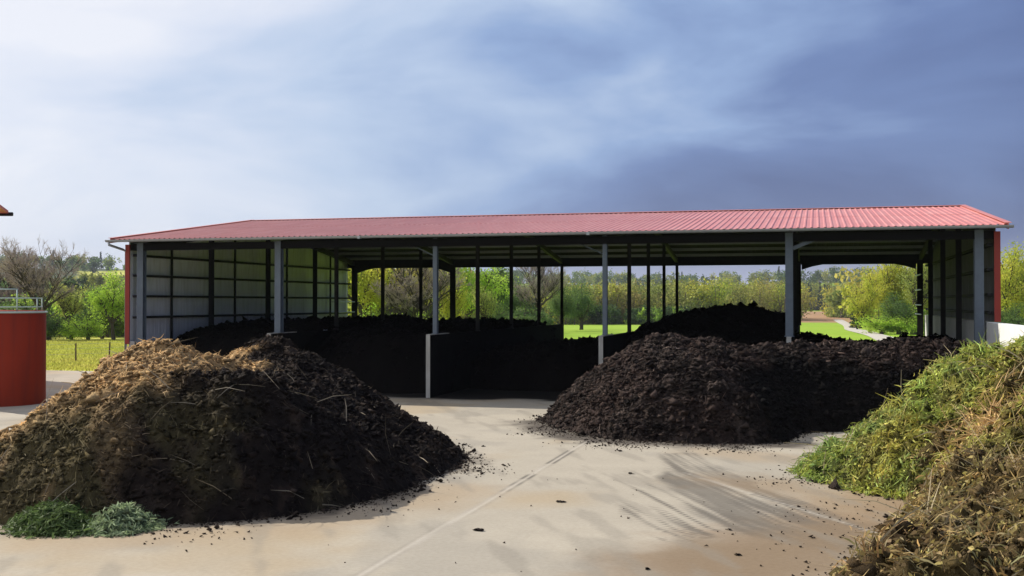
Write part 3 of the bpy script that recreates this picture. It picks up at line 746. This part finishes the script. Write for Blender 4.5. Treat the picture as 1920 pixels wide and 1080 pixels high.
P, D, sx, sz, sh = strands(fD, (7.0, 9.1, 17.6, 19.6), 1500, lambda x, z, h: np.exp(-((x - 8.1) ** 2 + (z - 18.5) ** 2) / .35), up=.5)
pD.append(('straw_bundle', MT['straw'], P, D, rng.uniform(.15, .55, len(P)), rng.uniform(.01, .02, len(P)), A_([.62, .42, .2]) * rng.uniform(.5, 1.3, (len(P), 1)), .5, .1))
make_heap('green_waste_heap', fD, bbD, .055, lambda x, z, h: colD(x, z, h) * .55, MT['compost'], 9000, .05, 'heap of green and brown garden cuttings with straw, right foreground', 'green waste heap', parts=pD)

# --- two small piles of cut conifer green at the foot of the manure heap
def green_clump(label, P, H, c0, n, seed):
    f = heap_field(P, lambda x, z: H + 0 * x, .7, .2, seed); xs = [p[0] for p in P]; zs = [p[1] for p in P]
    bb = (min(xs) - .2, max(xs) + .2, min(zs) - .2, max(zs) + .2)
    cf = lambda x, z, h: A_(c0) * (.6 + .8 * fbm(x / .2, z / .2, 3, seed + 1))[..., None]
    Pp, D, sx, sz, sh = strands(f, bb, n // 12, lambda x, z, h: .9 + 0 * x, up=.12); Pp = np.repeat(Pp, 12, 0) + rng.normal(0, .06, (len(Pp) * 12, 3)) * A_([1, 1, .5]); D = unit(np.repeat(D, 12, 0) + rng.normal(0, .35, (len(Pp), 3))); sx, sz, sh = [np.repeat(q, 12) for q in (sx, sz, sh)]
    parts = [('needle_sprays', MT['green'], Pp, D, rng.uniform(.05, .14, len(Pp)), rng.uniform(.012, .026, len(Pp)), cf(sx, sz, sh) * rng.uniform(.7, 1.9, (len(Pp), 1)), .6, .1)]
    make_heap('cut_branches', f, bb, .04, cf, MT['compost'], 500, .03, label, 'cut branches', parts=parts)
green_clump('dark green cut conifer branches lying at the foot of the manure heap, bottom left', [(-7.35, 16.3), (-6.9, 15.7), (-6.3, 15.6), (-5.95, 15.9), (-5.95, 16.6), (-6.3, 17.3), (-7.2, 17.1)], .24, (.075, .115, .035), 5000, 500)
green_clump('paler grey-green cut branches between the dark green ones and the yard', [(-6.1, 16.1), (-5.8, 15.75), (-5.35, 15.85), (-5.15, 16.3), (-5.45, 16.9), (-5.9, 17.0)], .24, (.22, .28, .15), 3500, 520)

# --- clods lying loose on the yard
def clod(x, z, s, label, n=9, name='compost_clod', col=(.03, .022, .018), flat=.5):
    n_ = n; P = np.zeros((n_, 3)); a = rng.uniform(0, 6.28, n_); r = s * rng.uniform(0, 1, n_)
    P[:, 0], P[:, 1], P[:, 2] = np.cos(a) * r * 1.1, np.sin(a) * r * .5, s * .12
    P[0] = (0, 0, s * .15); V, F, C = lumps(P, s * np.concatenate([[.9], rng.uniform(.4, .6, n_ - 1)]), np.tile(A_(col), (n_, 1)) * rng.uniform(.6, 1.6, (n_, 1)), flat)
    V[:, 2] = np.maximum(V[:, 2], .001)
    X, Y = cp(x, z); o = link(name, mesh_np(name, V, F, C), MT['compost'], loc=(X, Y, .006)); tag(o, label, 'clod', 'loose clods lying on the concrete yard'); return o
def gp(px, py):
    z = 2110 * CH / (py - 567.4); return (px - 960) * z / 2110, z
for px, py, s, n, lab in ((1622, 1024, .11, 7, 'round dark brown clod on the concrete near the green waste heap'),
        (1660, 1034, .09, 8, 'broken brown clod beside the foot of the green waste heap'),
        (870, 834, .12, 7, 'flat black crumbs off the tip of the dark compost heap'),
        (906, 837, .08, 6, 'small black crumb furthest from the dark compost heap tip'),
        (886, 847, .09, 6, 'black clod next to the tip of the dark compost heap'),
        (1050, 941, .11, 10, 'dark crumbs alone in the middle of the pale yard'),
        (897, 994, .12, 11, 'dark crumb streak on the yard near the joint line'),
        (1182, 888, .08, 8, 'small dark crumb at the upper end of the tyre smears'),
        (1366, 993, .07, 5, 'pebble-sized brown clod right of the tyre smears'),
        (1384, 1040, .09, 8, 'dark crumbs low in the brown stained foreground'),
        (1520, 1008, .07, 5, 'small clod in the brown stain left of the green waste'),
        (1628, 957, .08, 7, 'pale twig scrap on the yard below the cut grass')):
    x, z = gp(px, py); clod(x, z, s * .62, lab, n)
n = 2000
xx = np.concatenate([rng.normal(0, 1, n)]); 
cent = A_([(1.2, 28.2), (2.6, 26), (5, 25.2), (-1.0, 22), (-2.4, 18.2), (-4.5, 16.2), (5.2, 17.5), (4.2, 15), (5, 20.5), (3, 19), (1, 18), (-2, 14.5)])
wgt = A_([6, 7, 5, 5, 3, 2, 1.2, 1.2, 1.4, .3, .4, .3]); ci = rng.choice(len(cent), n, p=wgt / wgt.sum())
sp = A_([.5, .6, .5, .5, .5, .5, .8, .9, .5, 1.8, 2.6, 2.2])[ci]
px_, pz_ = cent[ci, 0] + rng.normal(0, 1, n) * sp, cent[ci, 1] + rng.normal(0, 1, n) * sp
S = .012 * np.exp(rng.normal(0, .5, n)); X, Y = cpa(px_, pz_)
V, F, Cc = lumps(np.stack([X, Y, S * .3 + .006], -1), S, A_([.05, .037, .028]) * rng.uniform(.4, 2.4, (n, 1)))
Vt, Ft, Ct, o_ = [V], [F], [Cc], len(V)
for fld, bb in ((fA, bbA), (fC, bbC), (fD, bbD)):
    q = 60000; qx, qz = rng.uniform(bb[0] - .6, bb[1], q), rng.uniform(bb[2] - .8, bb[3], q); hq, dq = fld(qx, qz)
    ok = (dq < 0) & (dq > -.9) & (rng.random(q) < np.exp(dq / .16)); qx, qz = qx[ok][:3500], qz[ok][:3500]; X, Y = cpa(qx, qz)
    S = .014 * np.exp(rng.normal(0, .55, len(qx))); v, f, c = lumps(np.stack([X, Y, S * .3 + .005], -1), S, A_([.05, .038, .03]) * rng.uniform(.4, 2.2, (len(qx), 1)))
    Vt.append(v); Ft.append(f + o_); Ct.append(c); o_ += len(v)
V, F, Cc = np.concatenate(Vt), np.concatenate(Ft), np.concatenate(Ct)
tag(link('crumbs', mesh_np('crumbs', V, F, Cc), MT['compost']), 'fine dark crumbs scattered over the concrete', 'crumbs', kind='stuff')

# ------------------------------------------------------------------ red tank with its railing
tx, tz = -16.65, 36.45; X, Y = cp(tx, tz)
tank = empty('round_tank', (X, Y, 0), 'dark red round tank with a pale railing on top, left of the manure heap', 'tank')
m = MB(); r, n = 1.45, 64; hT = 3.0
prof = [(r, -.02), (r, hT - .1), (r - .05, hT), (0.001, hT + .02)]
for rr, zz_ in prof:
    for k in range(n): a = 2 * math.pi * k / n; m.v.append((X + rr * math.cos(a), Y + rr * math.sin(a), zz_))
for q in range(3):
    for k in range(n): m.f.append((q*n+k, q*n+(k+1) % n, (q+1)*n+(k+1) % n, (q+1)*n+k)); m.m.append(0)
MT['tank'] = mat('red_tank_paint', (.34, .034, .010), .6, .2, noise=(1.2, (.29, .03, .010), .3), streak=(2, (3, 3, .25), (.16, .025, .015), .5))
o = m.build('shell', MT['tank'], tank, smooth=True)
m = MB(); ring = [(X + (r + .012) * math.cos(2*math.pi*k/48), Y + (r + .012) * math.sin(2*math.pi*k/48), hT - .05) for k in range(49)]
m.tube(ring, .035, 6, cap=False); m.build('rim', MT['rail'], tank, smooth=True)
m = MB()
def ringpt(a, rr, z): return (X + rr * math.cos(a), Y + rr * math.sin(a), z)
a0, a1 = YAW - 2.35, YAW + .55
for z, rr in ((hT + .12, 1.33), (hT + .40, 1.33)):
    m.tube([ringpt(a, rr, z) for a in np.linspace(a0 - 1, a1, 16)], .022, 6)
m.tube([ringpt(a, 1.33, hT + .68) for a in np.linspace(a0 - 1, YAW - .72, 12)], .022, 6)
for a in (a0, YAW - 1.55, YAW - .72): m.tube([ringpt(a, 1.33, hT), ringpt(a, 1.33, hT + .69)], .022, 6)
for a in (YAW - .1, a1): m.tube([ringpt(a, 1.33, hT), ringpt(a, 1.33, hT + .42)], .022, 6)
m.build('railing', MT['rail'], tank, smooth=True)

# ------------------------------------------------------------------ neighbouring shed: only its eave corner shows at the left edge
X, Y = cp(-28, 47)
shed = empty('farm_shed', (X, Y, 0), 'neighbouring shed whose dark gutter end and red roof edge poke in at the left border', 'shed')
def shp(x, z): return cp(x, z)
def quad_prism(m, P, z0, z1, mi=0):
    b = len(m.v); m.v += [(*p, z0) for p in P] + [(*p, z1) for p in P]
    m.f += [(b+3, b+2, b+1, b), (b+4, b+5, b+6, b+7)] + [(b+i, b+(i+1) % 4, b+4+(i+1) % 4, b+4+i) for i in range(4)]; m.m += [mi] * 6
m = MB(); quad_prism(m, [cp(-34, 44.5), cp(-22.9, 44.5), cp(-22.9, 49.5), cp(-34, 49.5)], 0, 7.0); m.build('wall', MT['red'], shed)
m = MB()
for dz in (0, -.12):
    for (x, z, h1) in ((-34.4, 44, 7.35), (-22.4, 44, 7.35), (-22.4, 47, 8.1), (-34.4, 47, 8.1), (-22.4, 50, 7.35), (-34.4, 50, 7.35)): m.v.append((*cp(x, z), h1 + dz))
m.f = [(0, 1, 2, 3), (3, 2, 4, 5), (9, 8, 7, 6), (11, 10, 8, 9), (0, 6, 7, 1), (1, 7, 8, 2), (2, 8, 10, 4), (4, 10, 11, 5), (3, 9, 6, 0), (5, 11, 9, 3)]; m.m = [0] * 10
m.build('roof', MT['roof'], shed)
for zz in (43.92, 50.08):
    m = MB(); m.tube([(*cp(-34.4, zz), 7.2), (*cp(-22.25, zz), 7.2)], .09, 10); m.build('gutter', MT['steel_dark'], shed, smooth=True)

# ------------------------------------------------------------------ wire fence in the meadow at the left
pts = [(-27.2, 66), (-25.5, 63), (-24.4, 61.0), (-24.9, 67), (-25.6, 70.5), (-24.2, 71.5)]
fl = [(-31.5, 57.0), (-28.4, 58.6), (-25.9, 60.4), (-24.1, 62.2), (-22.9, 64.0), (-21.5, 66.0), (-20.0, 68.0)]
f0 = cp(*fl[2]); fence = empty('wire_fence', (*f0, float(ground_z(A_([f0[0]]), A_([f0[1]]))[0])), 'low wire fence on weathered wooden posts in the meadow left of the barn', 'fence')
tops = []
for q, (x, z) in enumerate(fl):
    X, Y = cp(x, z); g = float(ground_z(A_([X]), A_([Y]))[0]); lean = .05 * math.sin(q * 2.1)
    m = MB(); m.tube([(X, Y, g - .1), (X + lean, Y, g + 1.05)], [.05, .04], 7); m.build('fence_post', MT['post'], fence); tops.append((X + lean, Y, g))
m = MB()
for hh in (.45, .75, 1.0): m.tube([(a, b_, g + hh) for a, b_, g in tops], .006, 4)
m.build('wire', MT['galv'], fence)

# ------------------------------------------------------------------ trees
def leaf_cards(P, s, col, flat=.0):
    n = len(P); U = unit(rng.normal(size=(n, 3))); W = unit(np.cross(U, rng.normal(size=(n, 3)))); s = np.broadcast_to(s, n)[:, None]
    V = np.stack([P - U * s * .5, P + W * s * .32, P + U * s * .5, P - W * s * .32], 1).reshape(-1, 3)
    F = np.arange(n)[:, None] * 4 + A_([0, 1, 2, 3]); return V, F, np.repeat(col, 4, 0)
def branch_tree(H, spread, levels, seed, r0=.22, up=.35, trunk_frac=.3, kids=(4, 4, 4, 3)):
    """list of (p, q, r1, r2, level) segments + tips"""
    rnd = random.Random(seed); segs = []; tips = []
    def grow(p, d, L, r, lv):
        n = 3; pts = [p]
        for i in range(n):
            d = (d + Vector((rnd.gauss(0, .13), rnd.gauss(0, .13), rnd.gauss(0, .08) + up * .12))).normalized(); pts.append(pts[-1] + d * L / n)
        rr = [r * (1 - .5 * i / n) for i in range(n + 1)]
        segs.append((pts, rr, lv))
        if lv >= levels: tips.append((pts[-1], d)); tips.append((pts[2], d)); return
        k = kids[min(lv, len(kids) - 1)]
        for j in range(k):
            a = rnd.uniform(0, 6.28); t_ = rnd.uniform(.35, 1) if lv else rnd.uniform(.45, 1)
            ii = min(int(t_ * n), n - 1); b = pts[ii].lerp(pts[ii + 1], t_ * n - ii)
            side = Vector((math.cos(a), math.sin(a), 0)) * spread
            nd = (d * .55 + side + Vector((0, 0, up))).normalized()
            grow(b, nd, L * rnd.uniform(.55, .8), r * .5, lv + 1)
        grow(pts[-1], d, L * .7, r * .5, lv + 1)
    grow(Vector((0, 0, -.1)), Vector((0, 0, 1)), H * trunk_frac, r0, 0)
    return segs, tips
def limbs_mesh(segs, name, maxlv=9, minlv=0):
    m = MB()
    for pts, rr, lv in segs:
        if minlv <= lv <= maxlv: m.tube(pts, rr, 7 if lv == 0 else 5 if lv < 2 else 3, cap=False)
    me = bpy.data.meshes.new(name); me.from_pydata(m.v, [], m.f); me.update(); return me
def scale_to(segs, tips, H):
    top = max(p.z for s in segs for p in s[0]); k = H / top
    return [([p * k for p in a], [r * k for r in b], c) for a, b, c in segs], [(p * k, d) for p, d in tips]
PAL = {'yellow': [(.36, .38, .05), (.46, .42, .07), (.24, .30, .04)], 'olive': [(.24, .28, .07), (.32, .32, .08), (.16, .21, .05)],
       'dark': [(.08, .135, .04), (.14, .2, .05), (.05, .09, .03)], 'fresh': [(.29, .43, .05), (.38, .5, .08), (.17, .28, .04)], 'ochre': [(.38, .33, .08), (.33, .28, .10), (.31, .33, .08)]}
def name_bush(H): return H < 5
def crown_cards(tips, H, npt, size, pal, seed, rad_):
    T = A_([tuple(p) for p, d in tips]); g = np.random.default_rng(seed); P = np.repeat(T, npt, 0); tint = np.repeat(g.uniform(0, 1, len(T)), npt)
    P = P + g.normal(0, 1, P.shape) * rad_ * np.repeat(g.uniform(.6, 1.3, len(T)), npt)[:, None] * A_([1, 1, .75])
    P[:, 2] = np.maximum(P[:, 2], H * .03)
    if name_bush(H): P[:, 2] = np.clip(P[:, 2] * 1.2 - .75, .05, None)
    elif pal in ('fresh', 'dark', 'yellow'): P[:, 2] = np.clip(P[:, 2] * 1.12 - 1.3, .15, None)
    c = A_(PAL[pal]); cl = fbm(P[:, 0] / (H * .13) + seed, P[:, 2] / (H * .11) + P[:, 1] * .3, 2, seed)
    ti = np.clip(.5 * tint + 1.1 * (cl - .25), 0, 1)[:, None]
    col = np.where(ti < .5, c[2] * (1 - 2 * ti) + c[0] * 2 * ti, c[0] * (2 - 2 * ti) + c[1] * (2 * ti - 1)) * g.uniform(.88, 1.12, (len(P), 1)) * 1.3
    return leaf_cards(P, size * g.uniform(.6, 1.4, len(P)), col)
PROT = {}
def leafy(name, H, spread, pal, npt, size, rad_, levels=3, seed=1, tf=.17, kids=(5, 4, 3)):
    segs, tips = branch_tree(H, spread, levels, seed, r0=.03 * H * .55, trunk_frac=tf, kids=kids); segs, tips = scale_to(segs, tips, H * .9)
    V, F, C = crown_cards(tips, H, npt, size, pal, seed, rad_)
    PROT[name] = (limbs_mesh(segs, 'trunk'), mesh_np('crown', V, F, C))
for k in (0, 1):
    leafy('yellow%d' % k, 10, .75, 'yellow', 26, .24, .55, 3, 11 + k)
    leafy('fresh%d' % k, 10, .8, 'fresh', 30, .24, .6, 3, 21 + k)
    leafy('dark%d' % k, 10, .8, 'dark', 34, .24, .6, 3, 31 + k)
    leafy('olive%d' % k, 10, .7, 'olive', 13, .22, .6, 3, 41 + k)
    leafy('ochre%d' % k, 10, .7, 'ochre', 13, .22, .6, 3, 46 + k)
    leafy('bush%d' % k, 4, 1.3, 'fresh', 34, .16, .34, 2, 51 + k, .12, (8, 6))
    leafy('bushd%d' % k, 4, 1.3, 'dark', 34, .16, .34, 2, 61 + k, .12, (8, 6))
for k in (0, 1):
    segs, tips = branch_tree(10, .85, 4, 71 + k, r0=.24, trunk_frac=.28, kids=(5, 4, 3, 3)); segs, tips = scale_to(segs, tips, 10)
    P = A_([tuple(p) for p, d in tips]); D = A_([tuple(d) for p, d in tips])
    P = np.repeat(P, 5, 0); D = unit(np.repeat(D, 5, 0) + rng.normal(0, .55, (len(P), 3)))
    V, F, C = blades(P, D, rng.uniform(.3, .9, len(P)), .035, A_([.34, .28, .25]), .4)
    PROT['bare%d' % k] = (limbs_mesh(segs, 'trunk', 4), mesh_np('twigs', V, F, C))
# dark conifer
n = 5200; hh = rng.random(n) ** .8 * .94 + .04; a = rng.uniform(0, 6.28, n); layer = .75 + .25 * np.cos(hh * 70)
rr = (1 - hh) * 2.0 * layer * rng.uniform(.35, 1, n) ** .5
P = np.stack([np.cos(a) * rr, np.sin(a) * rr, hh * 10 - rr * .25 + .2], -1)
V, F, C = leaf_cards(P, .3, A_([.03, .055, .025]) * rng.uniform(.5, 1.6, (n, 1)))
m = MB(); m.tube([(0, 0, -.1), (0, 0, 5), (0, 0, 9.8)], [.22, .12, .02], 7); me = bpy.data.meshes.new('trunk'); me.from_pydata(m.v, [], m.f)
PROT['conifer0'] = (me, mesh_np('crown', V, F, C))
for k, (t0, c0) in PROT.items():
    t0.materials.append(MT['bark']); c0.materials.append(MT['straw'] if k.startswith('bare') else MT['leaf'])
PXS = {}
def tree(kind, px, dist, H, label, cat='tree', name=None, group='trees beyond the barn', wide=1.0):
    x = (px - 960) * dist / 2110; X, Y = cp(x, dist); z = float(ground_z(A_([X]), A_([Y]))[0])
    base = 4. if kind.startswith('bush') else 10.
    nm = name or ('bare_tree' if kind.startswith('bare') else 'conifer' if kind.startswith('conifer') else 'bush' if kind.startswith('bush') else 'broadleaf_tree')
    o = empty(nm, (X, Y, z), label, cat, group, rz=random.uniform(0, 6.28)); H = H * 1.12; s = H / base; o.scale = (s * wide, s * wide, s)
    tm, cm = PROT[kind]
    a = bpy.data.objects.new('trunk', tm); COL.objects.link(a); a.parent = o
    b = bpy.data.objects.new('twigs' if kind.startswith('bare') else 'crown', cm); COL.objects.link(b); b.parent = o
    return o
L_ = [
 # left of the barn
 ('bare0', 92, 108, 8.6, 'bare spreading tree with a thick dark trunk just right of the red tank', .85),
 ('bare1', 2, 140, 8.2, 'bare tree showing above the tank railing at the left border', 1.0),
 ('olive0', 128, 112, 5.6, 'thin olive tree right of the bare spreading tree', .9),
 ('olive1', 160, 125, 5.8, 'olive tree in the gap between the bare tree and the barn', 1.),
 ('fresh0', 214, 104, 6.2, 'bright green tree touching the left corner of the barn', .85),
 ('dark0', 192, 112, 5.0, 'dark green tree left of the barn corner, before the bright one', 1.0),
 ('bushd0', 92, 104, 2.9, 'dark bush at the foot of the bare spreading tree', 1.0),
 ('bush0', 135, 108, 2.4, 'light green bush in the meadow hedge right of the tank', 1.2),
 ('bush1', 165, 106, 2.6, 'light green bush in the meadow hedge nearer the barn corner', 1.2),
 ('bushd1', 40, 112, 4.2, 'dark bush behind the tank railing', 1.5),
 ('bushd0', 0, 118, 4.4, 'dark bush behind the tank railing at the very border', 1.5),
 # behind the left bays
 ('yellow0', 684, 92, 8.6, 'yellow-green tree seen just right of the pale sheeting at the barn back', .8),
 ('bare0', 705, 98, 8.0, 'bare tree behind the first rear opening of the barn', .9),
 ('ochre0', 748, 96, 8.2, 'brownish budding tree in the middle of the first wide rear opening', 1.05),
 ('bare1', 770, 90, 7.4, 'bare branching tree left of the third front post from the left', 1.),
 ('ochre1', 800, 102, 7.6, 'brownish budding tree directly behind the third front post', .9),
 ('yellow1', 838, 104, 6.6, 'yellow tree at the double rear post', .6),
 ('bush0', 690, 80, 3.0, 'round bright yellow-green bush at the left end of the rear opening', 1.0),
 ('bush1', 752, 82, 2.3, 'low bright bush in the middle of the first rear opening', 1.4),
 ('bush0', 795, 84, 2.4, 'low bright bush left of the double rear post', 1.2),
 ('fresh1', 874, 118, 9.6, 'tall yellow-green tree right of the double rear post', .9),
 ('dark1', 905, 128, 8.8, 'tall dark tree with a ragged top beside the tall yellow-green one', .75),
 ('olive1', 905, 112, 5.4, 'olive tree in front of the tall dark one', .9),
 ('fresh0', 935, 160, 7.0, 'fresh green tree in the second gap from the double rear post', .8),
 ('dark0', 968, 150, 6.6, 'dark green round tree left of the pale bare tree', 1.),
 ('bare1', 1000, 150, 9.6, 'pale bare tree with upright limbs behind the middle bay', .8),
 ('olive0', 1030, 170, 8.0, 'olive tree right of the pale bare tree', .9),
 ('dark1', 1052, 165, 6.6, 'dark green tree behind the far end of the middle dividing wall', 1.),
 ('dark0', 1090, 185, 7.8, 'dark green tree left of the fourth front post, at the field edge', 1.1),
 ('bushd1', 1020, 140, 2.6, 'dark low bush under the pale bare tree', 1.5),
 ('bushd0', 975, 135, 3.4, 'dark low bush under the round dark tree', 1.5),
 ('bushd1', 930, 120, 3.2, 'dark low bush in the second gap from the double rear post', 1.4),
 # right
 ('yellow0', 1655, 150, 10.6, 'tall yellow-green tree standing by the pale farm track', .75),
 ('yellow1', 1632, 146, 6.6, 'small yellow-green tree in front of the tallest one by the track', .9),
 ('yellow1', 1690, 150, 10.2, 'yellow-green tree right of the tallest one by the track', .8),
 ('olive0', 1712, 144, 10.0, 'olive thin tree left of the right end wall of the barn', .9),
 ('yellow1', 1738, 148, 9.8, 'yellow-green tree half behind the right end wall', .8),
 ('dark1', 1700, 138, 5.0, 'dark low tree under the olive one by the right end wall', 1.2),
 ('conifer0', 1607, 200, 6.6, 'small dark conifer at the bend of the farm track', 1.2),
 ('bush0', 1652, 140, 3.0, 'bright bush at the foot of the tall yellow-green tree by the track', 1.5),
 ('bush1', 1685, 141, 3.4, 'bright bush between the tall trees right of the track', 1.5),
 ('bush0', 1722, 136, 3.2, 'bright bush just left of the right end wall opening edge', 1.5),
 ('yellow0', 1672, 158, 10.0, 'yellow-green tree behind the pair right of the track', .9),
 ('yellow0', 1888, 118, 9.0, 'yellow-green tree right of the barn, next to its red corner', .7),
 ('yellow1', 1915, 122, 9.8, 'yellow-green tree at the right border', .8),
 ('olive1', 1950, 120, 8.0, 'olive tree cut by the right border', .9),
 ('olive0', 1902, 126, 6.2, 'olive tree between the two yellow ones right of the barn', .9),
 ('dark0', 1894, 112, 3.6, 'dark low tree above the white wall right of the barn', 1.2),
 ('bushd0', 1915, 104, 2.4, 'dark bush above the white wall at the right border', 1.4),
]
for kind, px, dist, H, lab, wd in L_:
    b_ = 'bush' if kind.startswith('bush') else 'tree'
    tree(kind, px, dist, H, lab, b_, group='bushes beyond the barn' if b_ == 'bush' else 'trees beyond the barn', wide=wd)

# far woods that read as one mass
def wood(name, label, rows, size, seed):
    g = np.random.default_rng(seed); Ps, Cs = [], []; tr = MB()
    for (px0, px1, d0, d1, n, h0, h1, pals, w) in rows:
        for k in range(int(n * 1.5)):
            d = g.uniform(d0, d1); px = g.uniform(px0, px1); x = (px - 960) * d / 2110; X, Y = cp(x, d); z0 = float(ground_z(A_([X]), A_([Y]))[0]); H = g.uniform(h0, h1)
            nb = 9; npt = max(20, int(w * 46)); con = pals == 'conifer'
            if con:
                m_ = nb * npt // 2; hh = g.random(m_); a = g.uniform(0, 6.28, m_); r_ = (1 - hh) * H * .17 * g.uniform(.3, 1, m_); P = np.stack([np.cos(a) * r_, np.sin(a) * r_, hh * H], -1); c = A_([.04, .06, .035]) * g.uniform(.6, 1.5, (m_, 1))
            else:
                c0 = np.stack([g.normal(0, H * .16, nb), g.normal(0, H * .16, nb), H * g.uniform(.12, .86, nb)], -1)
                P = np.repeat(c0, npt, 0) + g.normal(0, 1, (nb * npt, 3)) * A_([H * .10, H * .10, H * .09]); P[:, 2] = np.clip(P[:, 2], .3, None)
                pl = A_(PAL[pals if isinstance(pals, str) else pals[g.integers(len(pals))]]); t0 = g.random(); c = (pl[0] * (1 - t0) + pl[g.integers(1, 3)] * t0) * np.repeat(g.uniform(.75, 1.25, nb), npt)[:, None] * g.uniform(.75, 1.25, (nb * npt, 1))
                for q in range(2): tr.tube([(X + g.normal(0, .5), Y, z0 - .2), (X + g.normal(0, 1.2), Y + g.normal(0, 1), z0 + H * .75)], [H * .016, H * .006], 4, cap=False)
            Ps.append(P + A_([X, Y, z0])); Cs.append(c)
    P = np.concatenate(Ps); C = np.concatenate(Cs); V, F, Cc = leaf_cards(P, size * g.uniform(.6, 1.5, len(P)), C)
    o = link(name, mesh_np(name, V, F, Cc), MT['leaf']); tag(o, label, 'wood', kind='stuff')
    if tr.v:
        k = tr.build('trunks', MT['twig']); k.parent = o; k['kind'] = 'stuff'
wood('far_wood', 'mixed wood in spring leaf along the far edge of the green field', [
    (1085, 1190, 300, 330, 34, 9, 12, ('ochre', 'olive', 'yellow'), 1.6), (1180, 1320, 318, 380, 46, 10, 13, ('olive', 'ochre', 'olive'), 1.4), (1270, 1350, 300, 330, 14, 11, 13, ('yellow', 'olive'), 1.6), (1340, 1500, 360, 430, 52, 11, 14.5, ('yellow', 'ochre', 'olive'), 1.4),
    (860, 1100, 290, 330, 40, 8, 12, ('olive', 'dark', 'yellow'), 1.2), (1090, 1290, 292, 300, 26, 3, 5.5, ('dark', 'fresh', 'dark'), 1.2), (560, 880, 150, 200, 60, 7.5, 10.5, ('ochre', 'olive', 'olive'), 1.2)], .58, 5)
wood('distant_wood', 'grey-brown wood behind the ploughed field with a few dark conifers', [
    (1470, 1660, 780, 830, 80, 16, 21, ('ochre', 'olive', 'olive'), 1.), (1500, 1560, 775, 780, 6, 17, 21, 'conifer', 1.), (1560, 1660, 420, 520, 24, 9, 13, ('olive', 'ochre', 'yellow'), 1.2), (1620, 1960, 210, 330, 90, 9, 14, ('olive', 'yellow', 'ochre'), 1.1)], 1.1, 6)
wood('hill_wood', 'distant wooded hills along the skyline', [
    (-60, 420, 330, 380, 34, 4, 8, ('olive', 'dark', 'dark'), .8), (-60, 420, 560, 700, 60, 8, 14, ('dark', 'olive', 'olive'), .7), (-80, 2000, 1150, 1500, 300, 12, 20, ('dark', 'olive', 'dark'), .5), (-80, 2000, 1200, 1500, 7, 19, 22, 'conifer', .8)], 2.0, 7)
wood('left_hedgerow', 'overgrown hedgerow closing the meadow left of the barn', [(-60, 240, 118, 150, 46, 3.0, 5.0, ('olive', 'dark', 'fresh'), 1.4)], .42, 8)

# ------------------------------------------------------------------ haze

m = MB(); m.box(-2600, 2600, -1200, 3000, -12, 120); hz_o = m.build('haze', [])
hm = bpy.data.materials.new('haze'); hm.use_nodes = True; ht = hm.node_tree; ht.nodes.remove(ht.nodes['Principled BSDF'])
pv = ht.nodes.new('ShaderNodeVolumePrincipled'); pv.inputs['Color'].default_value = (.80, .86, 1, 1); pv.inputs['Density'].default_value = .0001
ht.links.new(pv.outputs[0], ht.nodes['Material Output'].inputs['Volume']); hz_o.data.materials.append(hm); hz_o['kind'] = 'stuff'
